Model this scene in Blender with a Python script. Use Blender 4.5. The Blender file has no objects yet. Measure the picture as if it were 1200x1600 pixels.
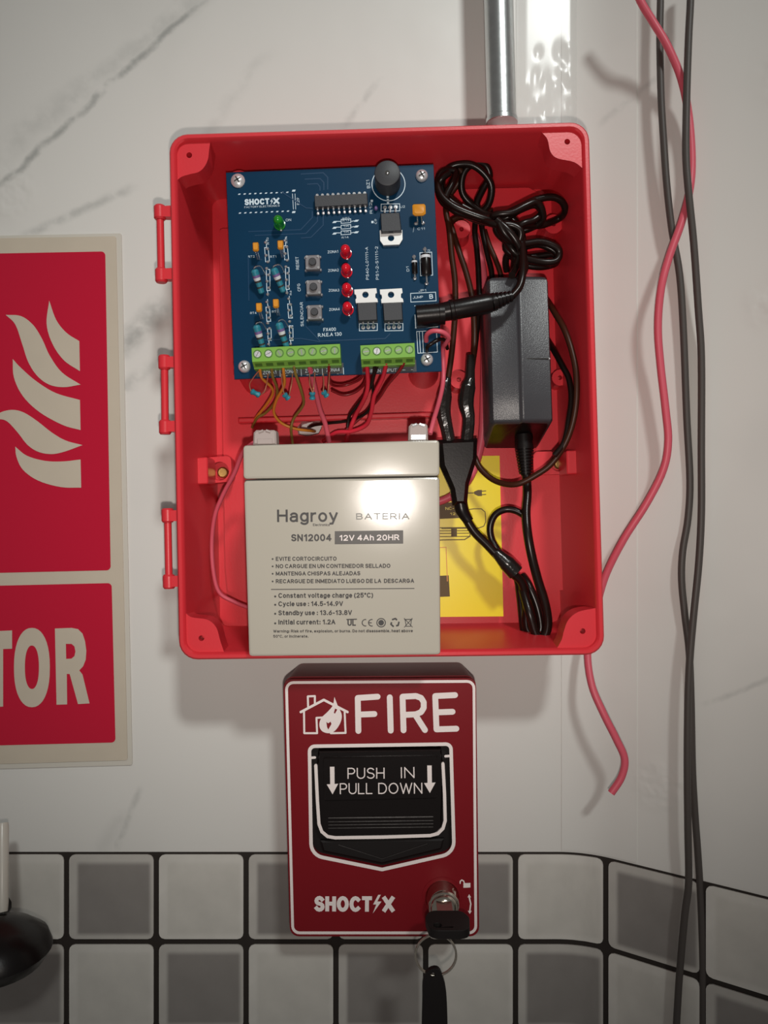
import bpy, math, random
from math import sin, cos, pi, radians
from mathutils import Vector, Matrix
from mathutils.geometry import tessellate_polygon

random.seed(7)
S = bpy.context.scene
COL = S.collection

# ------------------------------------------------------------------ camera, world, lights, exposure
D = 0.42            # camera to wall, metres
H = 1.45            # camera height above the floor
FPX = 1200.0        # focal length in pixels of a 1200 x 1600 frame

cd = bpy.data.cameras.new('camera')
cd.sensor_fit = 'HORIZONTAL'; cd.sensor_width = 36; cd.lens = 36
cd.clip_start = 0.01; cd.clip_end = 50
cam = bpy.data.objects.new('camera', cd); COL.objects.link(cam)
cam.location = (0, -D, H); cam.rotation_euler = (radians(90), 0, 0)
S.camera = cam

TORCH, LAMP, AMB = 3.0, 250.0, 0.13        # watts, watts, background strength
wd = bpy.data.worlds.new('world'); S.world = wd; wd.use_nodes = True
bg = wd.node_tree.nodes['Background']
bg.inputs['Color'].default_value = (1.0, 0.96, 0.91, 1); bg.inputs['Strength'].default_value = AMB

def spot(name, loc, aim, energy, color, size, blend, radius):
    l = bpy.data.lights.new(name, 'SPOT'); l.energy = energy; l.color = color
    l.spot_size = radians(size); l.spot_blend = blend; l.shadow_soft_size = radius
    o = bpy.data.objects.new(name, l); COL.objects.link(o)
    o.location = loc
    o.rotation_euler = (Vector(aim) - Vector(loc)).to_track_quat('-Z', 'Y').to_euler()
    return o
# the phone's torch just under the lens, and a downlight in the ceiling to the upper right
spot('phone_torch', (0.004, -D - 0.004, H - 0.024), (0.0, 0, H + 0.05), TORCH, (1.0, 0.90, 0.82), 96, 1.0, 0.0035)
spot('ceiling_downlight', (0.72, -2.70, H + 2.04), (-0.005, 0, H + 0.14), LAMP, (0.96, 1.0, 0.97), 11.4, 0.6, 0.19)

S.view_settings.view_transform = 'Standard'
S.view_settings.look = 'None'
S.view_settings.exposure = 0.0
S.view_settings.gamma = 1.0
S.view_settings.use_curve_mapping = False

# ------------------------------------------------------------------ helpers: frames and pixel rays
def W(px, py, depth):
    """point on the ray through (px, py) that stands depth metres in front of the back wall"""
    t = (D - depth) / FPX
    return Vector(((px - 600) * t, -depth, H - (py - 800) * t))

RX = Matrix.Rotation(radians(90), 4, 'X')
def F(px, py, depth_mm, roll=0.0, tilt=0.0):
    """local frame: x right, y up, z out of the wall"""
    return Matrix.Translation(W(px, py, depth_mm * .001)) @ RX @ Matrix.Rotation(radians(roll), 4, 'Z') @ Matrix.Rotation(radians(tilt), 4, 'X')

CAMP = Vector((0, -D, H))
def L(fr, px, py, w=0.0):
    """pixel -> local mm on the plane z = w (mm) of frame fr"""
    inv = fr.inverted()
    a = inv @ CAMP; b = inv @ W(px, py, 0)
    t = (w * .001 - a.z) / (b.z - a.z)
    p = a + (b - a) * t
    return Vector((p.x * 1000, p.y * 1000))
def P3(fr, px, py, depth_mm):
    return (fr.inverted() @ W(px, py, depth_mm * .001)) * 1000

# ------------------------------------------------------------------ helpers: mesh builder
class MB:
    def __init__(s): s.v = []; s.f = []; s.m = []; s.st = 0.0
    def add(s, vs, fs, m=0):
        o = len(s.v); s.v += [tuple(p) for p in vs]
        s.f += [tuple(i + o for i in f) for f in fs]; s.m += [m] * len(fs)
        return s
    def loft(s, loops, cap0=True, cap1=True, m=0):
        n = len(loops[0]); vs = [p for l in loops for p in l]; fs = []
        for k in range(len(loops) - 1):
            for i in range(n):
                j = (i + 1) % n
                fs.append((k * n + i, k * n + j, (k + 1) * n + j, (k + 1) * n + i))
        if cap0: fs.append(tuple(reversed(range(n))))
        if cap1: fs.append(tuple(range((len(loops) - 1) * n, len(loops) * n)))
        return s.add(vs, fs, m)
    def slab(s, pts, z0, z1, ch=0.0, m=0):
        """closed convex-ish outline (ccw) between two heights with a small chamfer at the front"""
        if ch:
            ins = offset(pts, ch)
            return s.loft([[(x, y, z0) for x, y in pts], [(x, y, z1 - ch) for x, y in pts], [(x, y, z1) for x, y in ins]], m=m)
        return s.loft([[(x, y, z0) for x, y in pts], [(x, y, z1) for x, y in pts]], m=m)
    def plate(s, rings, z0, z1, m=0):
        """outline plus holes, extruded"""
        rings = [ccw(r) if i == 0 else list(reversed(ccw(r))) for i, r in enumerate(rings)]
        flat = [p for r in rings for p in r]
        tris = tessellate_polygon([[Vector((x, y, 0)) for x, y in r] for r in rings])
        n = len(flat)
        vs = [(x, y, z0) for x, y in flat] + [(x, y, z1) for x, y in flat]
        fs = []
        for t in tris:
            a, b, c = [flat[i] for i in t]
            if (b[0]-a[0])*(c[1]-a[1]) - (b[1]-a[1])*(c[0]-a[0]) < 0: t = tuple(reversed(t))
            fs.append(tuple(i + n for i in t)); fs.append(tuple(reversed(t)))
        o = 0
        for r in rings:
            k = len(r)
            for i in range(k):
                j = (i + 1) % k
                fs.append((o + i, o + j, n + o + j, n + o + i))
            o += k
        return s.add(vs, fs, m)
    def box(s, x0, x1, y0, y1, z0, z1, m=0, ch=0.0):
        return s.slab([(x0, y0), (x1, y0), (x1, y1), (x0, y1)], z0, z1, ch, m)
    def rev(s, p0, p1, prof, n=16, m=0, caps=True):
        """surface of revolution about p0 -> p1, prof = [(t along axis in 0..1, radius)]"""
        p0 = Vector(p0); p1 = Vector(p1); ax = p1 - p0
        z = ax.normalized(); x = z.orthogonal().normalized(); y = z.cross(x)
        loops = [[p0 + ax * t + (x * cos(2*pi*i/n) + y * sin(2*pi*i/n)) * max(r, 1e-4) for i in range(n)] for t, r in prof]
        return s.loft(loops, caps, caps, m)
    def cyl(s, x, y, z0, z1, r, n=16, m=0, ch=0.0, r0=None):
        pr = [(0, r if r0 is None else r0), (1, r)] if not ch else [(0, r if r0 is None else r0), (1 - ch/(z1-z0), r), (1, r - ch)]
        return s.rev((x, y, z0), (x, y, z1), pr, n, m)
    def ball(s, c, rx, ry, rz, n=14, m=0):
        k = max(6, n // 2); loops = []
        for a in range(1, k):
            t = pi * a / k
            loops.append([(c[0] + rx*sin(t)*cos(2*pi*i/n), c[1] + ry*sin(t)*sin(2*pi*i/n), c[2] - rz*cos(t)) for i in range(n)])
        return s.loft(loops, m=m)
    def tube(s, pts, r, n=8, sub=5, m=0, smooth=True):
        pts = [Vector(p) for p in pts]
        rad = r if isinstance(r, (list, tuple)) else [r] * len(pts)
        if smooth and len(pts) > 2:
            q = []; rr = []
            for i in range(len(pts) - 1):
                a = pts[max(i-1, 0)]; b = pts[i]; c = pts[i+1]; d = pts[min(i+2, len(pts)-1)]
                for k in range(sub):
                    t = k / sub
                    q.append(0.5*((2*b) + (c-a)*t + (2*a-5*b+4*c-d)*t*t + (3*b-a-3*c+d)*t**3))
                    rr.append(rad[i]*(1-t) + rad[i+1]*t)
            q.append(pts[-1]); rr.append(rad[-1]); pts, rad = q, rr
        tan = [(pts[min(i+1, len(pts)-1)] - pts[max(i-1, 0)]).normalized() for i in range(len(pts))]
        x = tan[0].orthogonal().normalized(); loops = []
        for i, p in enumerate(pts):
            x = (x - tan[i] * x.dot(tan[i]))
            x = x.normalized() if x.length > 1e-6 else tan[i].orthogonal().normalized()
            y = tan[i].cross(x)
            loops.append([p + (x*cos(2*pi*k/n) + y*sin(2*pi*k/n))*rad[i] for k in range(n)])
        return s.loft(loops, m=m)
    def stroke(s, pts, w, z0, z1, m=0, cap=True, closed=False):
        """flat printed line of width w along 2-D points"""
        pts = [Vector((p[0], p[1])) for p in pts]; n = len(pts)
        if closed:
            o = offset(ccw([tuple(p) for p in pts]), -w/2); i = offset(ccw([tuple(p) for p in pts]), w/2)
            k = len(o); vs = [(x, y, z1) for x, y in o] + [(x, y, z1) for x, y in i] + [(x, y, z0) for x, y in o] + [(x, y, z0) for x, y in i]
            fs = []
            for a in range(k):
                b = (a+1) % k
                fs += [(a, b, k+b, k+a), (2*k+a, 2*k+b, b, a), (k+a, k+b, 3*k+b, 3*k+a)]
            return s.add(vs, fs, m)
        for a, b in zip(pts, pts[1:]):
            s.st += .004; st = s.st; d = (b - a)
            if d.length < 1e-6: continue
            nn = Vector((-d.y, d.x)).normalized() * w/2
            q = [a - nn, b - nn, b + nn, a + nn]
            s.loft([[(p.x, p.y, z0) for p in q], [(p.x, p.y, z1 + st) for p in q]], m=m)
        js = pts if cap else pts[1:-1]
        for p in js:
            s.st += .004; st = s.st
            c = [(p.x + w/2*cos(2*pi*k/12), p.y + w/2*sin(2*pi*k/12)) for k in range(12)]
            s.loft([[(x, y, z0) for x, y in c], [(x, y, z1 + st) for x, y in c]], m=m)
        return s
    def mesh(s, name, mats, ang=35):
        me = bpy.data.meshes.new(name)
        me.from_pydata([(x*.001, y*.001, z*.001) for x, y, z in s.v], [], s.f)
        for mt in (mats if isinstance(mats, (list, tuple)) else [mats]): me.materials.append(M[mt])
        me.polygons.foreach_set('material_index', s.m)
        me.polygons.foreach_set('use_smooth', [True]*len(s.f))
        me.update(); me.set_sharp_from_angle(angle=radians(ang))
        return me
    def build(s, name, mats, parent=None, frame=None, ang=35):
        o = bpy.data.objects.new(name, s.mesh(name, mats, ang)); COL.objects.link(o)
        if parent is not None: o.parent = parent
        if frame is not None: o.matrix_world = frame
        return o

def area2(p): return sum(a[0]*b[1] - b[0]*a[1] for a, b in zip(p, p[1:] + p[:1]))
def ccw(p):
    p = [tuple(q) for q in p]
    return p if area2(p) > 0 else p[::-1]
def offset(pts, d):
    """inward offset of a ccw outline"""
    n = len(pts); out = []
    for i in range(n):
        a, b, c = Vector(pts[i-1]), Vector(pts[i]), Vector(pts[(i+1) % n])
        e0 = (b-a); e1 = (c-b)
        n0 = Vector((-e0.y, e0.x)).normalized() if e0.length > 1e-7 else None
        n1 = Vector((-e1.y, e1.x)).normalized() if e1.length > 1e-7 else n0
        if n0 is None: n0 = n1
        k = 1 + n0.dot(n1)
        out.append(tuple(b + (n0+n1) * (d / max(k, .3))))
    return out
def fillet(c, r, n=5):
    """round the corners of a ccw polygon"""
    c = [Vector(p) for p in ccw(c)]; out = []; m = len(c)
    for i in range(m):
        a, b, d = c[i-1], c[i], c[(i+1) % m]
        rr = r[i] if isinstance(r, (list, tuple)) else r
        u = (a-b).normalized(); v = (d-b).normalized()
        if rr < 1e-4: out.append(tuple(b)); continue
        ang = math.acos(max(-1, min(1, u.dot(v)))); t = rr / math.tan(ang/2)
        p0 = b + u*t; p1 = b + v*t; cc = b + (u+v).normalized() * (rr/math.sin(ang/2))
        a0 = math.atan2(p0.y-cc.y, p0.x-cc.x); a1 = math.atan2(p1.y-cc.y, p1.x-cc.x)
        while a1 - a0 > pi: a1 -= 2*pi
        while a1 - a0 < -pi: a1 += 2*pi
        for k in range(n+1):
            t = a0 + (a1-a0)*k/n
            out.append((cc.x + rr*cos(t), cc.y + rr*sin(t)))
    return out
def quad(fr, pxs, w=0.0): return ccw([tuple(L(fr, x, y, w)) for x, y in pxs])
def rect(x0, x1, y0, y1): return [(x0, y0), (x1, y0), (x1, y1), (x0, y1)]
def circle(x, y, r, n=16): return [(x + r*cos(2*pi*k/n), y + r*sin(2*pi*k/n)) for k in range(n)]
def smooth_outline(pts, sharp=(), sub=5):
    """closed Catmull-Rom outline; indices in sharp stay corners"""
    n = len(pts); out = []
    for i in range(n):
        b = Vector(pts[i]); c = Vector(pts[(i+1) % n])
        a = b*2 - c if i in sharp else Vector(pts[i-1])
        d = c*2 - b if (i+1) % n in sharp else Vector(pts[(i+2) % n])
        for k in range(sub):
            t = k/sub
            out.append(tuple(0.5*((2*b) + (c-a)*t + (2*a-5*b+4*c-d)*t*t + (3*b-a-3*c+d)*t**3)))
    return out

# text: a small drawn alphabet of pen strokes (cap height 1), laid out as thin raised print
def EA(cx, cy, rx, ry, a0, a1, n=8):
    return [(cx + rx*cos(radians(a0 + (a1-a0)*i/n)), cy + ry*sin(radians(a0 + (a1-a0)*i/n))) for i in range(n+1)]
_P = [(0, 0), (0, 1), (.32, 1)] + EA(.32, .73, .26, .27, 90, -90) + [(0, .46)]
_S = lambda w, h: [[(x*w, y*h) for x, y in EA(.5, .755, .46, .245, 25, 270) + EA(.5, .255, .5, .255, 90, -155)[1:]]]
_O = lambda cx, cy, rx, ry: EA(cx, cy, rx, ry, 90, 450, 16)
GL = {
 'A': (.70, [[(0, 0), (.35, 1), (.70, 0)], [(.12, .33), (.58, .33)]]),
 'B': (.60, [[(0, 0), (0, 1), (.34, 1)] + EA(.34, .765, .22, .235, 90, -90) + [(0, .53)], [(.34, .53)] + EA(.36, .265, .24, .265, 90, -90) + [(0, 0)]]),
 'C': (.70, [EA(.37, .5, .37, .5, 45, 315, 12)]), 'D': (.66, [[(0, 0), (0, 1), (.28, 1)] + EA(.28, .5, .38, .5, 90, -90, 10) + [(0, 0)]]),
 'E': (.54, [[(.54, 1), (0, 1), (0, 0), (.54, 0)], [(0, .52), (.48, .52)]]), 'F': (.52, [[(.52, 1), (0, 1), (0, 0)], [(0, .5), (.45, .5)]]),
 'G': (.74, [EA(.37, .5, .37, .5, 48, 345, 12) + [(.74, .46), (.42, .46)]]), 'H': (.64, [[(0, 0), (0, 1)], [(.64, 0), (.64, 1)], [(0, .52), (.64, .52)]]),
 'I': (.02, [[(.01, 0), (.01, 1)]]), 'J': (.46, [[(.46, 1), (.46, .26)] + EA(.23, .26, .23, .26, 0, -180)[1:]]),
 'K': (.62, [[(0, 0), (0, 1)], [(.60, 1), (0, .38)], [(.2, .56), (.62, 0)]]), 'L': (.5, [[(0, 1), (0, 0), (.5, 0)]]),
 'M': (.78, [[(0, 0), (0, 1), (.39, .14), (.78, 1), (.78, 0)]]), 'N': (.64, [[(0, 0), (0, 1), (.64, 0), (.64, 1)]]),
 'O': (.76, [_O(.38, .5, .38, .5)]), 'P': (.58, [_P]), 'Q': (.76, [_O(.38, .5, .38, .5), [(.45, .25), (.74, -.02)]]), 'R': (.62, [_P, [(.32, .46), (.62, 0)]]),
 'S': (.60, _S(.60, 1)), 'T': (.62, [[(0, 1), (.62, 1)], [(.31, 1), (.31, 0)]]), 'U': (.64, [[(0, 1), (0, .32)] + EA(.32, .32, .32, .32, 180, 360)[1:] + [(.64, 1)]]),
 'V': (.68, [[(0, 1), (.34, 0), (.68, 1)]]), 'W': (.98, [[(0, 1), (.25, 0), (.49, .95), (.73, 0), (.98, 1)]]), 'X': (.64, [[(0, 0), (.64, 1)], [(0, 1), (.64, 0)]]),
 'Y': (.66, [[(0, 1), (.33, .46), (.66, 1)], [(.33, .46), (.33, 0)]]), 'Z': (.6, [[(0, 1), (.6, 1), (0, 0), (.6, 0)]]),
 '0': (.58, [_O(.29, .5, .29, .5)]), '1': (.34, [[(.04, .78), (.30, 1), (.30, 0)]]), '2': (.56, [EA(.28, .71, .27, .29, 165, -40) + [(0, 0), (.56, 0)]]),
 '3': (.56, [EA(.27, .755, .25, .245, 150, -90) + EA(.27, .255, .29, .255, 90, -150)[1:]]), '4': (.62, [[(.45, 0), (.45, 1), (0, .27), (.62, .27)]]),
 '5': (.56, [[(.52, 1), (.08, 1), (.03, .52)] + EA(.28, .33, .28, .33, 135, -150)]), '6': (.58, [_O(.29, .32, .28, .32), [(.46, 1), (.06, .45)]]),
 '7': (.56, [[(0, 1), (.56, 1), (.18, 0)]]), '8': (.56, [_O(.28, .765, .24, .235), _O(.28, .265, .28, .265)]), '9': (.58, [_O(.29, .68, .28, .32), [(.12, 0), (.52, .55)]]),
 'a': (.48, [EA(.25, .52, .22, .2, 160, 0) + [(.47, 0)], [(.47, .42), (.2, .40)] + EA(.19, .20, .19, .20, 90, 270)[1:] + EA(.22, .26, .25, .26, -90, -10)[1:]]),
 'b': (.50, [[(0, 1), (0, 0)], _O(.25, .36, .25, .36)]), 'c': (.46, [EA(.26, .36, .26, .36, 48, 312, 10)]), 'd': (.50, [[(.5, 1), (.5, 0)], _O(.25, .36, .25, .36)]),
 'e': (.50, [[(0, .38), (.5, .38)] + EA(.25, .36, .25, .36, 3, 312, 10)]), 'f': (.32, [[(.32, 1)] + EA(.26, .84, .13, .16, 90, 180, 4) + [(.13, 0)], [(0, .72), (.30, .72)]]),
 'g': (.50, [_O(.25, .37, .25, .35), [(.5, .72), (.5, -.05)] + EA(.25, -.05, .25, .22, 0, -150)[1:]]), 'h': (.46, [[(0, 1), (0, 0)], EA(.23, .46, .23, .26, 180, 0) + [(.46, 0)]]),
 'i': (.02, [[(.01, 0), (.01, .72)], [(.01, .90), (.01, 1.02)]]), 'j': (.14, [[(.14, .72), (.14, -.2), (0, -.26)]]), 'k': (.44, [[(0, 1), (0, 0)], [(.42, .72), (0, .3)], [(.14, .43), (.44, 0)]]),
 'l': (.02, [[(.01, 0), (.01, 1)]]), 'm': (.76, [[(0, .72), (0, 0)], EA(.19, .5, .19, .22, 180, 0) + [(.38, 0)], EA(.57, .5, .19, .22, 180, 0) + [(.76, 0)]]),
 'n': (.46, [[(0, .72), (0, 0)], EA(.23, .46, .23, .26, 180, 0) + [(.46, 0)]]), 'o': (.52, [_O(.26, .36, .26, .36)]), 'p': (.50, [[(0, .72), (0, -.26)], _O(.25, .36, .25, .36)]),
 'r': (.28, [[(0, .72), (0, 0)], EA(.26, .42, .26, .30, 180, 85, 5)]), 's': (.42, _S(.42, .72)), 't': (.34, [[(.14, .95), (.14, .18)] + EA(.28, .18, .14, .18, 180, 285, 5)[1:], [(0, .72), (.32, .72)]]),
 'u': (.46, [[(0, .72), (0, .26)] + EA(.23, .26, .23, .26, 180, 360)[1:], [(.46, .72), (.46, 0)]]), 'v': (.48, [[(0, .72), (.24, 0), (.48, .72)]]), 'w': (.72, [[(0, .72), (.18, 0), (.36, .66), (.54, 0), (.72, .72)]]),
 'x': (.46, [[(0, 0), (.46, .72)], [(0, .72), (.46, 0)]]), 'y': (.50, [[(0, .72), (.26, .02)], [(.50, .72), (.18, -.24), (.02, -.25)]]), 'z': (.42, [[(0, .72), (.42, .72), (0, 0), (.42, 0)]]),
 '.': (.06, [[(.03, 0), (.03, .10)]]), ',': (.08, [[(.06, .08), (.0, -.16)]]), ':': (.06, [[(.03, 0), (.03, .10)], [(.03, .56), (.03, .66)]]), '-': (.30, [[(0, .38), (.30, .38)]]),
 '(': (.18, [EA(.34, .4, .34, .64, 118, 242)]), ')': (.18, [EA(-.16, .4, .34, .64, 62, -62)]), '°': (.24, [_O(.12, .86, .12, .14)]), '+': (.46, [[(0, .42), (.46, .42)], [(.23, .19), (.23, .65)]]), '/': (.34, [[(0, 0), (.34, 1)]])}
def ribbon(mb, pts, w, z, m=0):
    n = len(pts); lo = []; hi = []
    for i in range(n):
        a = pts[i-1] if i else None; b_ = pts[i]; c = pts[i+1] if i < n-1 else None
        if a is None and (pts[0]-pts[-1]).length < 1e-5 and n > 3: a = pts[-2]
        if c is None and (pts[0]-pts[-1]).length < 1e-5 and n > 3: c = pts[1]
        d0 = (b_-a).normalized() if a is not None else (c-b_).normalized(); d1 = (c-b_).normalized() if c is not None else d0
        n0 = Vector((-d0.y, d0.x)); n1 = Vector((-d1.y, d1.x)); k = max(1 + n0.dot(n1), .45)
        e = b_
        if a is None: e = b_ - d1*w*.42
        if c is None: e = b_ + d0*w*.42
        o = (n0+n1)*(w/2/k); lo.append(e-o); hi.append(e+o)
    mb.st += .003; zz_ = z + mb.st
    mb.add([(p.x, p.y, zz_) for p in lo] + [(p.x, p.y, zz_) for p in hi], [(i, i+1, n+i+1, n+i) for i in range(n-1)], m)
def text(mb, s, p0, p1, h, z, bold=0.0, m=0):
    """mb <- s from p0 to p1 (left and right end of the baseline, mm) with cap height h (mm)"""
    sw = .125 + 2.2*bold; x = 0.0; gl = []
    for ch in s:
        if ch == ' ': x += .30; continue
        w_, pl = GL[ch]; gl.append((x, pl)); x += w_ + sw + .13
    tot = x - .13
    p0 = Vector(p0); p1 = Vector(p1); u = (p1-p0); ln = u.length; u = u/ln; v = Vector((-u.y, u.x)); k = ln/tot
    for gx, pl in gl:
        for l in pl:
            q = [p0 + u*((gx + sw/2 + a)*k) + v*((sw/2 + c*(1-sw))*h) for a, c in l]
            ww = sw*h*min(1, .45 + .55*k/h); st_ = 0
            for i in range(1, len(q)-1):               # break the pen stroke at sharp corners
                if (q[i]-q[i-1]).normalized().dot((q[i+1]-q[i]).normalized()) < .35:
                    ribbon(mb, q[st_:i+1], ww, z, m); st_ = i
            ribbon(mb, q[st_:], ww, z, m)
    return mb

# ------------------------------------------------------------------ helpers: things
def tag(o, label, cat, group=None):
    o['label'] = label; o['category'] = cat
    if group: o['group'] = group
    return o
def thing(name, label, cat, frame, group=None):
    o = bpy.data.objects.new(name, None); COL.objects.link(o); o.empty_display_size = .01
    o.matrix_world = frame
    return tag(o, label, cat, group)

# ------------------------------------------------------------------ materials
M = {}
def mat(name, col, rough=.4, metal=0.0, spec=.5, bump=0.0, bscale=400, var=0.0, coat=0.0, trans=0.0, ior=1.45):
    m = bpy.data.materials.new(name); m.use_nodes = True; nt = m.node_tree
    b = nt.nodes['Principled BSDF']
    b.inputs['Base Color'].default_value = (*col, 1); b.inputs['Roughness'].default_value = rough
    b.inputs['Metallic'].default_value = metal; b.inputs['Specular IOR Level'].default_value = spec
    b.inputs['Coat Weight'].default_value = coat; b.inputs['Coat Roughness'].default_value = .1
    b.inputs['Transmission Weight'].default_value = trans; b.inputs['IOR'].default_value = ior
    if bump or var:
        tc = nt.nodes.new('ShaderNodeTexCoord'); no = nt.nodes.new('ShaderNodeTexNoise')
        no.inputs['Scale'].default_value = bscale; no.inputs['Detail'].default_value = 4
        nt.links.new(tc.outputs['Object'], no.inputs['Vector'])
        if bump:
            bp = nt.nodes.new('ShaderNodeBump'); bp.inputs['Strength'].default_value = bump; bp.inputs['Distance'].default_value = .0004
            nt.links.new(no.outputs['Fac'], bp.inputs['Height']); nt.links.new(bp.outputs['Normal'], b.inputs['Normal'])
        if var:
            mx = nt.nodes.new('ShaderNodeMix'); mx.data_type = 'RGBA'
            mx.inputs[6].default_value = (*[c*(1-var) for c in col], 1); mx.inputs[7].default_value = (*[min(1, c*(1+var)) for c in col], 1)
            nt.links.new(no.outputs['Fac'], mx.inputs[0]); nt.links.new(mx.outputs[2], b.inputs['Base Color'])
    M[name] = m; return m

mat('red_abs', (.64, .030, .042), .36, bump=.08, bscale=900)
mat('red_gloss', (.18, .004, .009), .42, spec=.3, bump=.05, bscale=700)
mat('white_print', (.78, .70, .68), .5)
mat('black_plastic', (.006, .004, .004), .3, spec=.35, bump=.06, bscale=900)
mat('black_matte', (.008, .006, .006), .55, spec=.3)
mat('chrome', (.55, .50, .43), .16, 1.0)
mat('galvanised', (.62, .64, .64), .3, 1.0, bump=.15, bscale=300, var=.12)
mat('cream_lumi', (.53, .465, .375), .4, bump=.1, bscale=60, var=.05)
mat('sign_red', (.50, .008, .035), .22, bump=.12, bscale=25)
mat('clear_edge', (.57, .54, .48), .25)
mat('pcb_blue', (.0012, .030, .074), .32, spec=.22, var=.12, bscale=40)
mat('pcb_trace', (.005, .042, .105), .35)
mat('silk', (.58, .70, .78), .5)
mat('solder', (.75, .75, .77), .25, .9)
mat('steel', (.74, .74, .76), .3, .6, bump=.2, bscale=1500)
mat('tab_metal', (.80, .80, .79), .35, .25)
mat('epoxy', (.035, .036, .042), .5, bump=.1, bscale=1800)
mat('term_green', (.17, .38, .05), .4)
mat('term_dark', (.06, .16, .02), .5)
mat('led_red', (.62, .006, .02), .15, coat=.5)
mat('led_green', (.01, .22, .015), .2, coat=.5)
mat('cap_orange', (.62, .25, .015), .4)
mat('res_blue', (.02, .19, .26), .4)
mat('band_white', (.6, .62, .66), .5)
mat('band_purple', (.16, .10, .26), .5)
mat('button_grey', (.22, .21, .22), .35, .4)
mat('batt_grey', (.44, .41, .35), .14, spec=.5, bump=.02, bscale=120)
mat('ink', (.035, .033, .033), .5)
mat('ink_bar', (.06, .055, .05), .45)
mat('ink_faint', (.26, .25, .23), .5)
mat('seam_dark', (.03, .028, .025), .7)
mat('terminal_clear', (.42, .35, .33), .6, trans=.1)
mat('adapter_grey', (.046, .046, .052), .3, bump=.25, bscale=2200)
mat('cord', (.010, .005, .004), .28, spec=.35)
mat('cord_brown', (.040, .011, .005), .4, spec=.3)
mat('tape', (.012, .010, .009), .2, bump=.6, bscale=350)
mat('cable_black', (.060, .050, .045), .5)
mat('wire_pink', (.60, .09, .13), .42)
mat('wire_red', (.55, .02, .04), .35)
mat('wire_darkred', (.22, .008, .012), .35)
mat('wire_orange', (.60, .22, .025), .4)
mat('wire_olive', (.20, .13, .025), .4)
mat('copper', (.80, .42, .25), .3, .8)
mat('yellow_paper', (.80, .62, .006), .35)
mat('brass', (.55, .36, .12), .3, .9)
mat('grout', (.020, .014, .011), .75, bump=.4, bscale=500)
mat('leaf_ink', (.10, .06, .02), .6)

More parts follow.
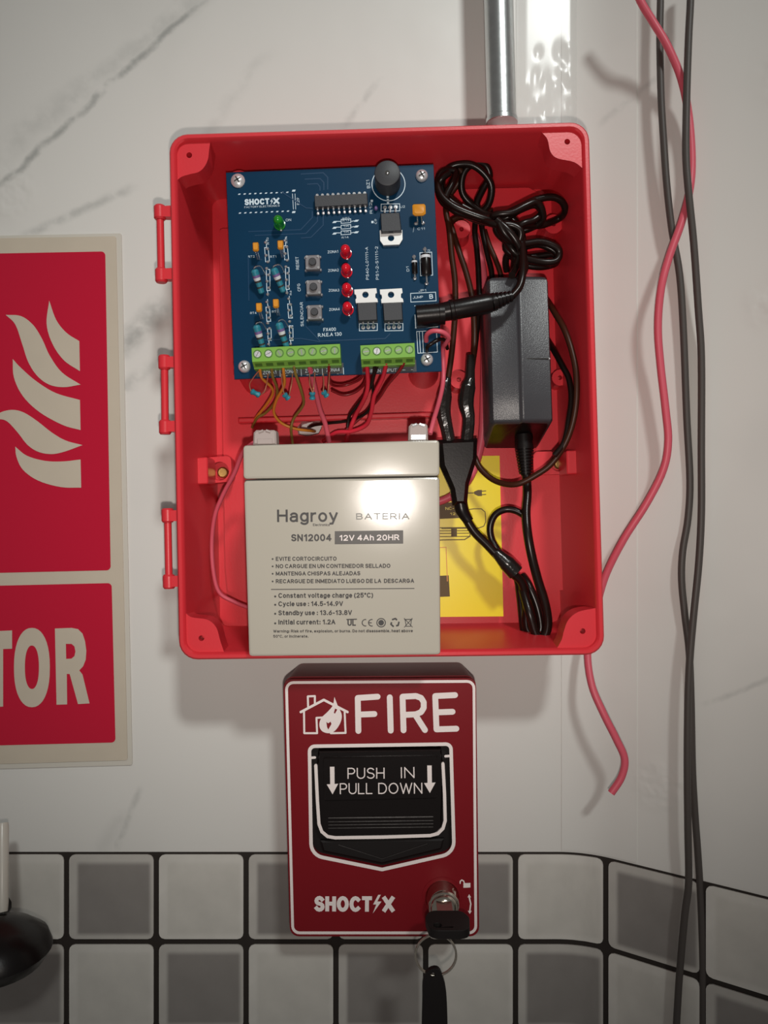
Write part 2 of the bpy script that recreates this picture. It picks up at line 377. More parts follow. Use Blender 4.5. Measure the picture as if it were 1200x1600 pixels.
def N(nt, t, **kw):
    n = nt.nodes.new(t)
    for k, v in kw.items(): setattr(n, k, v)
    return n
def wall_material():
    m = bpy.data.materials.new('marble_vinyl'); m.use_nodes = True; nt = m.node_tree; lk = nt.links.new
    b = nt.nodes['Principled BSDF']; b.inputs['Roughness'].default_value = .34; b.inputs['Specular IOR Level'].default_value = .25
    tc = N(nt, 'ShaderNodeTexCoord')
    def math_(op, a, c=None, clamp=False):
        n = N(nt, 'ShaderNodeMath', operation=op, use_clamp=clamp)
        for i, q in enumerate((a, c)):
            if q is None: continue
            if isinstance(q, (int, float)): n.inputs[i].default_value = q
            else: lk(q, n.inputs[i])
        return n.outputs[0]
    def noise(scale, detail=4, rough=.55):
        n = N(nt, 'ShaderNodeTexNoise'); n.inputs['Scale'].default_value = scale; n.inputs['Detail'].default_value = detail; n.inputs['Roughness'].default_value = rough
        lk(tc.outputs['Object'], n.inputs['Vector']); return n.outputs['Fac']
    def smooth(x, a, c):
        n = N(nt, 'ShaderNodeMapRange', interpolation_type='SMOOTHSTEP'); lk(x, n.inputs[0])
        n.inputs[1].default_value = a; n.inputs[2].default_value = c; return n.outputs[0]
    sp = N(nt, 'ShaderNodeSeparateXYZ'); lk(tc.outputs['Object'], sp.inputs[0])
    X, Y = sp.outputs[0], sp.outputs[1]
    n1 = math_('SUBTRACT', noise(28, 5, .6), .5); n2 = noise(70, 3); n3 = noise(9, 3)
    total = None
    k = .42/1200
    veins = [((330, -10), (-60, 345), .0034, .62, .012), ((345, -30), (-10, 250), .010, .20, .02),
             ((215, 290), (30, 372), .0040, .38, .008), ((262, 470), (170, 560), .010, .55, .014), ((250, 560), (150, 640), .006, .35, .012),
             ((420, 80), (240, 330), .006, .14, .02), ((600, 120), (520, 215), .003, .25, .01),
             ((1170, 1000), (1060, 1080), .0022, .28, .008), ((1010, 150), (930, 205), .003, .22, .01), ((1140, 20), (1085, 65), .0015, .25, .006),
             ((220, 1230), (180, 1330), .003, .30, .006), ((200, 1265), (150, 1335), .008, .12, .01)]
    for (a, c, w, s, amp) in veins:
        ax, ay = (a[0]-600)*k, -(a[1]-800)*k; bx, by = (c[0]-600)*k, -(c[1]-800)*k
        ln = math.hypot(bx-ax, by-ay); ux, uy = (bx-ax)/ln, (by-ay)/ln
        rx = math_('SUBTRACT', X, ax); ry = math_('SUBTRACT', Y, ay)
        t = math_('DIVIDE', math_('ADD', math_('MULTIPLY', rx, ux), math_('MULTIPLY', ry, uy)), ln)
        dd = math_('ADD', math_('SUBTRACT', math_('MULTIPLY', ry, ux), math_('MULTIPLY', rx, uy)), math_('MULTIPLY', n1, amp))
        dd = math_('ABSOLUTE', dd)
        msk = math_('MULTIPLY', smooth(dd, w, 0.0), math_('MULTIPLY', smooth(t, -.05, .12), smooth(t, 1.05, .85)))
        msk = math_('MULTIPLY', math_('MULTIPLY', msk, s), smooth(n2, .30, .62))
        total = msk if total is None else math_('MAXIMUM', total, msk)
    cloud = math_('MULTIPLY', smooth(n3, .5, .8), .10)
    tot = math_('ADD', total, cloud, True)
    mx = N(nt, 'ShaderNodeMix', data_type='RGBA'); lk(tot, mx.inputs[0])
    mx.inputs[6].default_value = (.66, .645, .615, 1); mx.inputs[7].default_value = (.22, .23, .22, 1)
    lk(mx.outputs[2], b.inputs['Base Color'])
    # crinkles in the vinyl where the photograph shows glints
    wr = None
    for (px, py, r) in ((1185, 200, .030), (1012, 1205, .018), (15, 300, .022), (1150, 510, .02)):
        d = math_('SQRT', math_('ADD', math_('POWER', math_('SUBTRACT', X, (px-600)*k), 2), math_('POWER', math_('SUBTRACT', Y, -(py-800)*k), 2)))
        q = smooth(d, r, r*.3); wr = q if wr is None else math_('MAXIMUM', wr, q)
    vo = N(nt, 'ShaderNodeTexNoise'); vo.inputs['Scale'].default_value = 150; vo.inputs['Detail'].default_value = 1; lk(tc.outputs['Object'], vo.inputs['Vector'])
    hgt = math_('ADD', math_('MULTIPLY', math_('MULTIPLY', vo.outputs['Fac'], wr), 1.0), math_('MULTIPLY', noise(22, 2), .35))
    bp = N(nt, 'ShaderNodeBump'); bp.inputs['Strength'].default_value = .35; bp.inputs['Distance'].default_value = .003
    lk(hgt, bp.inputs['Height']); lk(bp.outputs['Normal'], b.inputs['Normal'])
    M['marble_vinyl'] = m
wall_material()

def tile_material(name, edge, core):
    m = bpy.data.materials.new(name); m.use_nodes = True; nt = m.node_tree; lk = nt.links.new
    b = nt.nodes['Principled BSDF']; b.inputs['Roughness'].default_value = .38
    tc = N(nt, 'ShaderNodeTexCoord'); sp = N(nt, 'ShaderNodeSeparateXYZ'); lk(tc.outputs['Generated'], sp.inputs[0])
    def ramp(o, a, c):
        n = N(nt, 'ShaderNodeMapRange', interpolation_type='SMOOTHSTEP'); lk(o, n.inputs[0]); n.inputs[1].default_value = a; n.inputs[2].default_value = c; return n.outputs[0]
    def mul(a, c):
        n = N(nt, 'ShaderNodeMath', operation='MULTIPLY'); lk(a, n.inputs[0]); lk(c, n.inputs[1]); return n.outputs[0]
    k = mul(mul(ramp(sp.outputs[0], .07, .13), ramp(sp.outputs[0], .99, .93)), mul(ramp(sp.outputs[1], .02, .09), ramp(sp.outputs[1], .94, .86)))
    no = N(nt, 'ShaderNodeTexNoise'); no.inputs['Scale'].default_value = 3; no.inputs['Detail'].default_value = 5; lk(tc.outputs['Generated'], no.inputs['Vector'])
    mx = N(nt, 'ShaderNodeMix', data_type='RGBA'); lk(k, mx.inputs[0]); mx.inputs[6].default_value = (*edge, 1); mx.inputs[7].default_value = (*core, 1)
    m2 = N(nt, 'ShaderNodeMix', data_type='RGBA', blend_type='MULTIPLY'); m2.inputs[0].default_value = .35
    lk(mx.outputs[2], m2.inputs[6]); lk(no.outputs['Color'], m2.inputs[7]); 
    no2 = N(nt, 'ShaderNodeMapRange'); lk(no.outputs['Fac'], no2.inputs[0]); no2.inputs[3].default_value = .55; no2.inputs[4].default_value = 1.3
    lk(no2.outputs[0], m2.inputs[7]); lk(m2.outputs[2], b.inputs['Base Color'])
    M[name] = m
tile_material('tile_light', (.64, .615, .57), (.58, .555, .51))
tile_material('tile_dark', (.50, .475, .44), (.25, .23, .215))

def film_material():
    m = bpy.data.materials.new('clear_film'); m.use_nodes = True; nt = m.node_tree; lk = nt.links.new
    b = nt.nodes['Principled BSDF']; b.inputs['Base Color'].default_value = (.8, .8, .78, 1); b.inputs['Roughness'].default_value = .16; b.inputs['Specular IOR Level'].default_value = .35
    b.inputs['Alpha'].default_value = .13
    M['clear_film'] = m
film_material()

# ------------------------------------------------------------------ the setting: a wall that bends towards the camera at the right
XA, RB, TH = 95.0, 50.0, radians(33)
def wallpt(s, off=0.0):
    """arc length along the wall (mm) -> (x, z) with z out of the wall"""
    if s <= XA: x, z, a = s, 0.0, 0.0
    else:
        a = min((s - XA)/RB, TH); x = XA + RB*sin(a); z = RB*(1-cos(a))
        rest = s - XA - RB*TH
        if rest > 0: x += rest*cos(TH); z += rest*sin(TH)
    return (x - off*sin(a), z + off*cos(a))
WF = Matrix.Translation((0, 0, H)) @ RX
SPLIT = XA + RB*TH
TOPZ = -(1331-800)*.35      # mm below the camera where the tiled band begins
def wall_mesh(ss, y0, y1, thick=8):
    fr = [(wallpt(s)) for s in ss]; bk = [wallpt(s, -thick) for s in ss]
    ring = fr + bk[::-1]
    return [[(x, y, z) for x, z in ring] for y in (y0, y1)]
ss = [-900, -400, -200, 0, 60] + [XA + (SPLIT-XA)*k/10 for k in range(11)]
wb = MB(); wb.loft(wall_mesh(ss, -1449, 1100)); wall_back = wb.build('wall_back', 'marble_vinyl', frame=WF); wall_back['kind'] = 'structure'
ss2 = [SPLIT, SPLIT+100, SPLIT+500]
wr = MB(); wr.loft(wall_mesh(ss2, -1449, 1100)); wall_right = wr.build('wall_right', 'marble_vinyl', frame=WF); wall_right['kind'] = 'structure'
# dark grout behind the tiles: a thin skin on the wall
GT = 0.35
def grout(ss, parent):
    ring = [wallpt(s, GT) for s in ss] + [wallpt(s, -.5) for s in ss][::-1]
    g = MB(); g.loft([[(x, y, z) for x, z in ring] for y in (TOPZ - 4*48.65, TOPZ)]); return g.build('grout', 'grout', parent)
grout([-330, -100, 0, 60] + [XA + (SPLIT-XA)*k/10 for k in range(11)], wall_back)
grout([SPLIT, SPLIT+100, SPLIT+160], wall_right)
ov = [97 + (137-97)*k/14 for k in range(15)]
ring_ = [wallpt(q, .45) for q in ov] + [wallpt(q, -.3) for q in ov][::-1]
b = MB(); b.loft([[(x, y, z) for x, z in ring_] for y in (TOPZ + 1, 1090)]); b.build('vinyl_overlap', 'marble_vinyl', wall_back)
PITCH, ROWP, GAP = 49.0, 48.65, 3.0
tile_cache = {}
for row in range(3):
    for k in range(-8, 4):
        s0 = 71.75 + (k-1)*PITCH + GAP/2; s1 = s0 + PITCH - GAP
        yt = TOPZ - (1.1 if row == 0 else GAP/2) - row*ROWP; yb = TOPZ - (row+1)*ROWP + GAP/2
        dark = (k + row) % 2 == 0
        r = 3.2; cols = [s0, s0+.12*r, s0+.45*r, s0+r]
        bent = s1 > XA - 2 and s0 < SPLIT + 2
        if bent: cols += [s0 + r + (s1-s0-2*r)*j/6 for j in range(1, 6)]
        cols += [s1-r, s1-.45*r, s1-.12*r, s1]
        def cut(s):
            d = min(s-s0, s1-s)
            return r - math.sqrt(max(0, r*r - (r-d)**2)) if d < r else 0.0
        flat = not bent and s1 < XA
        cx = (s0+s1)/2; cy = (yt+yb)/2
        x0, z0 = wallpt(cx)
        a = 0 if s0 < XA else (min((cx-XA)/RB, TH) if not bent else 0)
        key = (flat or not bent, round(yt-yb, 2), dark) if not bent else None
        fr = Matrix.Translation((x0*.001, cy*.001, z0*.001)) @ Matrix.Rotation(-a, 4, 'Y')
        inv = Matrix.Translation((x0, cy, z0)) @ Matrix.Rotation(-a, 4, 'Y'); inv.invert()
        if key in tile_cache:
            o = bpy.data.objects.new('tile', tile_cache[key]); COL.objects.link(o)
        else:
            v = []; n = len(cols)
            for s in cols:
                c = cut(s)
                for (yy, off) in ((yt-c, 1.05), (yb+c, 1.05), (yt-c, .2), (yb+c, .2)):
                    x, z = wallpt(s, off); v.append(inv @ Vector((x, yy, z)))
            f = []
            for i in range(n-1):
                A = i*4; B = A+4
                f += [(A, A+1, B+1, B), (A+2, A, B, B+2), (A+1, A+3, B+3, B+1)]
            f += [(0, 2, 3, 1), (4*n-4, 4*n-3, 4*n-1, 4*n-2)]
            t = MB(); t.add(v, f); o = t.build('tile', 'tile_dark' if dark else 'tile_light', ang=40)
            if key: tile_cache[key] = o.data
        o.parent = wall_right if cx > SPLIT else wall_back
        o.matrix_local = fr

# ------------------------------------------------------------------ fire extinguisher sign
SF = F(100, 780, 0.5)
sign = thing('fire_sign', 'large red and cream fire extinguisher sign reading TOR, at the left edge of the wall', 'sign', SF)
def sq(p, w=0.0): return quad(SF, p, w)
b = MB(); b.plate([fillet(sq([(-330, 375), (190, 365), (207, 1195), (-330, 1210)]), 1.0, 3)], -.4, .4); b.build('clear_sleeve', 'clear_edge', sign)
b = MB(); b.plate([fillet(sq([(-320, 379), (182, 370), (200, 1187), (-320, 1202)]), 1.0, 3)], .4, .9); b.build('backing_sheet', 'cream_lumi', sign)
b = MB(); b.plate([fillet(sq([(-300, 402), (164.5, 393), (173, 891), (-300, 902)], .9), 2.2)], .9, 1.05); b.build('flame_panel', 'sign_red', sign)
b = MB(); b.plate([fillet(sq([(-300, 922), (174.5, 911), (180.5, 1160), (-300, 1172)], .9), 2.2)], .9, 1.05); b.build('text_panel', 'sign_red', sign)
flames = [
 ([(77, 470), (88, 500), (104, 520), (124, 533), (125, 580), (100, 563), (82, 537), (73, 506)], (0, 3, 4)),
 ([(9, 492), (33, 494), (52, 508), (66, 530), (78, 556), (97, 582), (126, 601), (100, 605), (77, 601), (58, 587), (44, 565), (35, 538), (24, 507)], (0, 6)),
 ([(20, 561), (32, 574), (56, 595), (87, 614), (125, 625), (126, 672), (98, 664), (62, 644), (36, 619), (22, 590)], (0, 4, 5)),
 ([(-14, 656), (0, 645), (18, 640.5), (36, 644), (57, 657), (80, 675), (102, 688), (129, 695.5), (100, 706), (80, 709.5), (60, 706), (43, 695), (28, 676), (12, 659), (0, 655)], (0, 7)),
 ([(24, 698), (42, 712), (70, 720), (98, 721), (126, 718), (127, 762), (95, 761), (60, 751), (36, 734), (26, 714)], (0, 4, 5))]
for pts, sh in flames:
    b = MB(); b.plate([smooth_outline([tuple(L(SF, x, y, 1.05)) for x, y in pts], sh)], 1.0, 1.2); b.build('printed_flame', 'cream_lumi', sign)
def el(cx, cy, rx, ry, n=40): return [(cx + rx*math.copysign(abs(cos(2*pi*i/n))**.92, cos(2*pi*i/n)), cy + ry*math.copysign(abs(sin(2*pi*i/n))**.86, sin(2*pi*i/n))) for i in range(n)]
SL = lambda pts: [tuple(L(SF, x, y, 1.05)) for x, y in pts]
b = MB(); b.plate([SL([(-23, 987), (19, 985), (19, 1013.5), (5, 1014), (5, 1104), (-12, 1104.5), (-13, 1014.5), (-23, 1015)])], 1.0, 1.2); b.build('letter', 'cream_lumi', sign)
b = MB(); b.plate([SL(el(50, 1043, 28, 62)), SL(el(50, 1042.5, 11, 34))], 1.0, 1.2); b.build('letter', 'cream_lumi', sign)
R_out = [(86, 982), (112, 981), (122, 983), (129, 990), (133, 1002), (135, 1017), (134, 1031), (130, 1041), (124, 1047.5), (129, 1054), (140, 1099), (122, 1100), (109, 1053), (104.5, 1053), (105, 1100.5), (88.5, 1101)]
b = MB(); b.plate([SL(R_out), SL([(103, 1006), (112, 1006), (116.5, 1010), (118, 1018), (116.5, 1025), (112, 1029), (103.5, 1029.5)])], 1.0, 1.2); b.build('letter', 'cream_lumi', sign)

# ------------------------------------------------------------------ red enclosure
EF = F(602, 612, 0.6, 1.3)
box = thing('enclosure', 'open red plastic alarm box with side hinges, mounted on the marble wall', 'box', EF)
RIM = 62.0
ROUT = [(280, 1031), (945, 1023), (920, 190), (264, 210)]      # BL BR TR TL of the rim in the photograph
rim = quad(EF, ROUT, RIM - .6)
rin = offset(rim, 3.2)
def lp(c, r, z): return [(x, y, z) for x, y in fillet(c, r, 6)]
FLOOR = 3.5
shell_loops = [lp(offset(rim, 5.0), 6.5, 0), lp(offset(rim, 3.4), 7.5, RIM-8), lp(offset(rim, .5), 8.2, RIM-7.5), lp(rim, 8.6, RIM-6.5), lp(rim, 8.6, RIM-1), lp(offset(rim, .8), 8.1, RIM),
               lp(offset(rim, 2.2), 6.8, RIM), lp(offset(rim, 3.0), 6.2, RIM-.8), lp(offset(rim, 3.4), 6, RIM-3), lp(offset(rim, 7.0), 5, FLOOR), lp(offset(rim, 7.0), 5, 0)]
b = MB(); b.loft(shell_loops, False, False)
n_ = len(shell_loops[0]); o_ = (len(shell_loops)-1)*n_
b.f += [(o_+i, o_+(i+1) % n_, (i+1) % n_, i) for i in range(n_)]; b.m += [0]*n_
b.build('shell', 'red_abs', box)
hole = [tuple(L(EF, x, y, 9)) for x, y in [(464, 668), (470, 661), (484, 656), (499, 658), (503, 668), (498, 678), (480, 682), (466, 679)]]
b = MB(); b.plate([fillet(offset(rim, 6.8), 5, 5), hole], .1, FLOOR); b.build('back_panel', 'red_abs', box)
PANEL = 9.0
pan = [tuple(L(EF, x, y, PANEL)) for x, y in [(352, 880), (356, 925), (885, 922), (882, 740), (876, 291+30), (826, 293), (668, 297), (660, 352), (343, 357)]]
b = MB(); b.plate([fillet(pan, 2.0, 4), hole], FLOOR-.2, PANEL); b.build('raised_panel', 'red_abs', box)
# ledge over the battery bay
b = MB(); q = quad(EF, [(372, 661), (690, 651), (690, 643), (372, 653)], 16); b.slab(q, PANEL-.3, 16, .6); b.build('ledge', 'red_abs', box)
# corner bosses
corners = [([(272, 289), (282, 278), (296, 273), (310, 269.5), (319, 262), (325, 250), (327, 235), (330, 214), (298, 214), (280, 223), (271, 243)], (296, 243), (0, 7, 8, 9, 10)),
           ([(842, 198), (846, 207), (855, 218), (860, 238), (871, 248), (897, 254), (915, 268), (916, 228), (907, 208), (887, 199)], (886, 222), (0, 6, 7, 8, 9)),
           ([(941, 948), (925, 951), (903, 956), (888, 968), (881, 985), (877, 1000), (866, 1019), (912, 1018), (932, 1011), (940, 992)], (910, 986), (0, 6, 7, 8, 9)),
           ([(279, 948), (288, 955), (299, 964), (324, 968), (338, 980), (345, 1003), (353, 1026), (308, 1027), (290, 1018), (282, 1000)], (315, 997), (0, 6, 7, 8, 9))]
for pts, h, shp in corners:
    o2 = ccw(smooth_outline([tuple(L(EF, x, y, RIM-2.6)) for x, y in pts], shp, 4))
    hp = L(EF, *h, RIM-2.6)
    b = MB(); b.plate([o2, circle(hp.x, hp.y, 1.35, 12)], RIM-14, RIM-2.2); b.plate([circle(hp.x, hp.y, 1.3, 12)], RIM-14, RIM-9)
    b.build('corner_boss', 'red_abs', box)
# mounting lugs with their screws
for pts, outer, scr in (([(322, 756), (362, 752), (361, 712), (321, 715)], [(303, 757), (325, 756), (324, 714), (302, 716)], (343, 736)),
                        ([(834, 742), (892, 740.5), (891, 704.5), (833, 706)], [(886, 741), (908, 740), (907, 703), (885, 704)], (874, 722))):
    mat_s = 'brass'; h = L(EF, *scr, 21)
    o2 = fillet(quad(EF, pts, 21), 2.5, 4); o3 = fillet(quad(EF, outer, 38), 1.0, 3)
    b = MB(); b.plate([o2, circle(h.x, h.y, 4.9, 20)], 15, 21); b.plate([offset(o2, .3)], FLOOR, 15); b.slab(o3, 20, 38, .5)
    lug = b.build('mounting_lug', 'red_abs', box)
    b = MB(); b.cyl(h.x + .8, h.y - .6, 14.9, 17.6, 2.9, 14, ch=.7); b.box(h.x-1.2, h.x+2.8, h.y-.9, h.y-.3, 17.5, 17.7, 0)
    b.build('screw', mat_s, lug)
# posts
for x, y, d, r in ((721, 358, 22, 4.6), (865, 350, 26, 4.9), (717, 593, 22, 4.6), (875, 590, 20, 4.2)):
    p = L(EF, x, y, d); b = MB(); b.plate([circle(p.x, p.y, r, 20), circle(p.x, p.y, 1.2, 10)], d-6, d); b.cyl(p.x, p.y, FLOOR, d-6, r, 20, r0=r+1.2)
    b.build('post', 'red_abs', box)
BOARD_Z = 47.0
for x, y in ((373, 283), (659, 275), (382, 573), (668, 562)):
    p = L(EF, x, y, BOARD_Z); b = MB(); b.cyl(p.x, p.y, FLOOR, BOARD_Z-.6, 5.5, 20, r0=8.5); b.build('post', 'red_abs', box)
# hinge loops on the left side
for (x0, y0), (x1, y1) in (((250, 333), (252, 430)), ((257, 567), (258, 667)), ((262, 806), (264, 908))):
    a = P3(EF, x0, y0, 55); c = P3(EF, x1, y1, 55)
    b = MB(); b.tube([a, c], 1.75, 12)
    for p, q in ((a, c), (c, a)):
        d = (q-p).normalized()
        b.rev(p - d*3.6, p + d*3.2, [(0, 2.3), (.12, 2.9), (.88, 2.9), (1, 2.3)], 14)
        b.loft([[(p.x+.5, p.y-2.4, p.z+zz), (p.x+.5, p.y+2.4, p.z+zz), (p.x+9.0, p.y+2.8, p.z+zz), (p.x+9.0, p.y-2.8, p.z+zz)][::-1] for zz in (-2.2, 2.2)])
    b.build('hinge', 'red_abs', box)

# ------------------------------------------------------------------ yellow leaflet on the bottom of the box
YF = F(640, 840, PANEL+.9, .8)
leaf = thing('leaflet', 'yellow instruction leaflet with dark line drawings, tucked behind the grey battery', 'leaflet', YF)
b = MB(); b.slab(quad(YF, [(560, 965), (786.5, 963), (780.5, 712), (556, 716)]), -.15, .15); b.build('sheet', 'yellow_paper', leaf)
Lf = lambda x, y: tuple(L(YF, x, y, .2))
b = MB(); b.plate([[Lf(684, 786), Lf(727, 784), Lf(728, 809), Lf(684, 811)]], .15, .22); text(b, 'NC-12', Lf(696, 797), Lf(718, 796), 1.6, .26, .01, 1); text(b, '12V', Lf(703, 805), Lf(718, 804.5), 1.3, .26, .01, 1)
b.build('printed_charger', ['leaf_ink', 'yellow_paper'], leaf)
b = MB(); b.stroke([Lf(722, 771), Lf(742, 770)], .5, .15, .22)
b.plate([[Lf(741, 768), Lf(747, 765.5), Lf(753, 765.5), Lf(753, 775), Lf(747, 775), Lf(741, 772)]], .15, .22)
b.stroke([Lf(753, 767.5), Lf(759, 767)], .45, .15, .22); b.stroke([Lf(753, 773), Lf(759, 772.5)], .45, .15, .22); b.build('printed_plug', 'leaf_ink', leaf)
b = MB(); b.stroke([Lf(728, 797), Lf(740, 795), Lf(752, 795), Lf(758, 800), Lf(759, 815), Lf(756, 822), Lf(748, 825), Lf(690, 826)], .45, .15, .22)
for y in (824, 829, 833, 838): b.stroke([Lf(680, y+.6), Lf(735, y)], .4, .15, .22)
b.stroke([Lf(735, 824), Lf(738, 829), Lf(735, 835)], .4, .15, .22); b.stroke([Lf(680, 844), Lf(726, 843), Lf(734, 838), Lf(735, 833)], .5, .15, .22)
b.plate([[Lf(705, 826), Lf(714, 826), Lf(714, 838), Lf(705, 838)]], .16, .24); b.build('printed_cable', 'leaf_ink', leaf)
b = MB(); b.stroke([Lf(680, 856), Lf(697, 855), Lf(699, 908)], .45, .15, .22, 1); b.plate([[Lf(680, 900), Lf(701, 899), Lf(703, 932), Lf(680, 933)]], .15, .22)
b.build('printed_battery', ['leaf_ink', 'wire_orange'], leaf)

# ------------------------------------------------------------------ battery
BF = F(535, 860, 76, .9, -3.3).copy()
BF = F(535, 860, 76) @ Matrix.Rotation(radians(.9), 4, 'Z') @ Matrix.Rotation(radians(3.0), 4, 'X')
batt = thing('battery', 'grey sealed lead acid battery with black printed text, standing in the red box', 'battery', BF)
bq = lambda p, w=0: quad(BF, p, w)
case = bq([(388.5, 1026), (688.5, 1023.5), (687, 745), (380.5, 750.5)])
b = MB(); b.loft([[(x, y, -62) for x, y in fillet(offset(case, .4), 1.5, 3)], [(x, y, -1.2) for x, y in fillet(case, 1.5, 3)], [(x, y, -.3) for x, y in fillet(offset(case, .35), 1.3, 3)], [(x, y, 0) for x, y in fillet(offset(case, 1.1), 1.0, 3)]])
b.build('case', 'batt_grey', batt, ang=8)
seam = bq([(380.5, 751.5), (687, 746), (687, 744), (380.5, 749)])
b = MB(); b.slab(offset(seam, .2), -60, -.5); b.build('seam', 'seam_dark', batt)
lid = bq([(380, 748.8), (687, 743.8), (686.5, 687.5), (379.5, 696)])
b = MB(); b.loft([[(x, y, -62) for x, y in fillet(offset(lid, .4), 1.5, 3)], [(x, y, -.9) for x, y in fillet(lid, 1.5, 3)], [(x, y, -.1) for x, y in fillet(offset(lid, .35), 1.3, 3)], [(x, y, .15) for x, y in fillet(offset(lid, 1.1), 1.0, 3)]])
b.build('lid', 'batt_grey', batt, ang=8)
for (x0, x1, y0, y1), glint in (((395, 432, 693, 672), 0), ((638, 669, 686.5, 662), 1)):
    zc = -6
    p = quad(BF, [(x0, y0+2), (x1, y0+2), (x1-1, y1+3), (x1-4, y1), (x0+5, y1), (x0+1, y1+4)], zc+3)
    b = MB(); b.loft([[(x, y, zc-6) for x, y in p], [(x, y, zc+2.2) for x, y in p], [(x, y, zc+3) for x, y in offset(p, .7)]])
    tm = b.build('terminal', 'terminal_clear', batt)
    cx = sum(q[0] for q in p)/len(p); ty = max(q[1] for q in p); by = min(q[1] for q in p)
    b = MB(); b.box(cx-3.4, cx+3.4, by+.4, by+2.8, zc+2.8, zc+3.4, ch=.2); b.tube([(cx-2.6, ty-1, zc+2.9), (cx-.6, ty-.3, zc+2.9)], .7, 6); b.tube([(cx+.6, ty-.3, zc+2.9), (cx+2.6, ty-1, zc+2.9)], .7, 6)
    b.build('spade_contact', 'steel' if glint else 'terminal_clear', tm)
B2 = lambda x, y: tuple(L(BF, x, y, 0))
PXM = .344/1.2
def bt(s, x0, x1, y, h, bold=.012, mt='ink', m2=None, dy=-1.2):
    b = MB(); text(b, s, B2(x0, y), B2(x1, y + dy*(x1-x0)/250), h*PXM, .05, bold + .03); return b.build('lettering', mt, batt)
bt('Hagroy', 433, 528, 816, 20, -.012)
bt('Electronics', 489, 515, 822, 4, .0)
bt('BATERIA', 556, 640, 812, 10, -.006, 'ink_faint')
bt('SN12004', 455, 518, 846, 11.5, .012)
b = MB(); b.plate([[B2(523, 830), B2(630, 828.5), B2(630, 849.5), B2(523, 850.5)]], -.05, .04); bar = b.build('label_bar', 'ink_bar', batt)
b = MB(); text(b, '12V 4Ah 20HR', B2(530, 845), B2(624, 844), 9*PXM, .07, .025); b.build('lettering', 'white_print', bar)
for s, x1, y in (('EVITE CORTOCIRCUITO', 526, 876.5), ('NO CARGUE EN UN CONTENEDOR SELLADO', 610, 888), ('MANTENGA CHISPAS ALEJADAS', 563, 899.5), ('RECARGUE DE INMEDIATO LUEGO DE LA  DESCARGA', 647, 911.5)):
    t = bt(s, 431, x1, y, 6.6, .012)
b = MB()
for y in (873.5, 885, 896.5, 908.5): p = B2(426, y); b.plate([circle(*p, .42, 10)], -.02, .05)
for y in (932, 945, 959, 974): p = B2(430, y); b.plate([circle(*p, .48, 10)], -.02, .05)
b.build('bullets', 'ink', batt)['kind'] = 'stuff'
b = MB(); b.stroke([B2(424, 921), B2(647, 919.5)], .36, -.02, .05); b.build('rule_line', 'ink', batt)
for s, x1, y in (('Constant voltage charge (25°C)', 583, 934.5), ('Cycle use : 14.5-14.9V', 536, 947.5), ('Standby use : 13.6-13.8V', 550, 961.5), ('Initial current: 1.2A', 524, 976)):
    bt(s, 435, x1, y, 8, .012)
bt('Warning: Risk of fire, explosion, or burns. Do not disassemble, heat above', 427, 645, 988.5, 4.6, .004)
bt('50°C, or incinerate.', 427, 482, 996.5, 4.6, .004)
# approval marks
b = MB(); text(b, 'UL', B2(543, 978), B2(556, 978), 3.0, .05, .05); b.stroke([B2(542, 968), B2(557, 967.5)], .5, -.02, .05); b.build('approval_mark', 'ink', batt)
b = MB()
for cx in (571, 581):
    c = B2(cx, 973); r = 1.5; b.stroke([(c[0] + r*cos(t), c[1] + r*sin(t)) for t in [pi*(.42 + 1.16*i/8) for i in range(9)]], .42, -.02, .05, cap=False)
c = B2(580.5, 973); b.stroke([(c[0]-1.4, c[1]), (c[0]-.1, c[1])], .4, -.02, .05); b.build('approval_mark', 'ink', batt)
b = MB(); c = B2(595.5, 973); b.plate([circle(*c, 2.15, 20), circle(*c, 1.7, 20)], -.02, .05); b.plate([circle(*c, 1.3, 14)], -.02, .05)
b.build('approval_mark', 'ink', batt)
b = MB(); c = B2(617, 973)
for k in range(3):
    a = pi/2 + k*2*pi/3
    p0 = (c[0] + 1.9*cos(a+.75), c[1] + 1.9*sin(a+.75)); p1 = (c[0] + 1.9*cos(a-.15), c[1] + 1.9*sin(a-.15)); p2 = (c[0] + 1.5*cos(a-.7), c[1] + 1.5*sin(a-.7))
    b.stroke([p0, p1, p2], .75, -.02, .05, cap=False)
b.build('approval_mark', 'ink', batt)
b = MB(); c = B2(638, 973); b.stroke([(c[0]-1.4, c[1]+1.4), (c[0]-1, c[1]-1.6), (c[0]+1, c[1]-1.6), (c[0]+1.4, c[1]+1.4)], .35, -.02, .05); b.stroke([(c[0]-1.7, c[1]+1.5), (c[0]+1.7, c[1]+1.5)], .4, -.02, .05)
b.stroke([(c[0]-1.8, c[1]+2), (c[0]+1.8, c[1]-2)], .3, -.02, .05); b.stroke([(c[0]-1.8, c[1]-2), (c[0]+1.8, c[1]+2)], .3, -.02, .05); b.build('approval_mark', 'ink', batt)

# ------------------------------------------------------------------ circuit board
PT = 48.6                                # depth of the board's top surface
PF = F(522, 425, PT, 2.1)
pcb = thing('circuit_board', 'square blue circuit board with green terminal strips, screwed inside the red box', 'circuit board', PF)
Q = lambda x, y, w=0.0: tuple(L(PF, x, y, w))
MMPX = (.42-PT*.001)/1.2                 # mm per pixel on the board
ux = Vector((cos(radians(0)), 0))
bq = quad(PF, [(366, 592.5), (690.5, 580), (677.5, 256.5), (353, 269.5)])
b = MB(); b.slab(bq, -1.6, 0, .15); b.build('board', 'pcb_blue', pcb)
def ptext(s, x0, y0, x1, y1, h, bold=.0, w=.07):
    b = MB(); text(b, s, Q(x0, y0), Q(x1, y1), h*MMPX, w, bold); return b.build('silkscreen_text', 'silk', pcb)
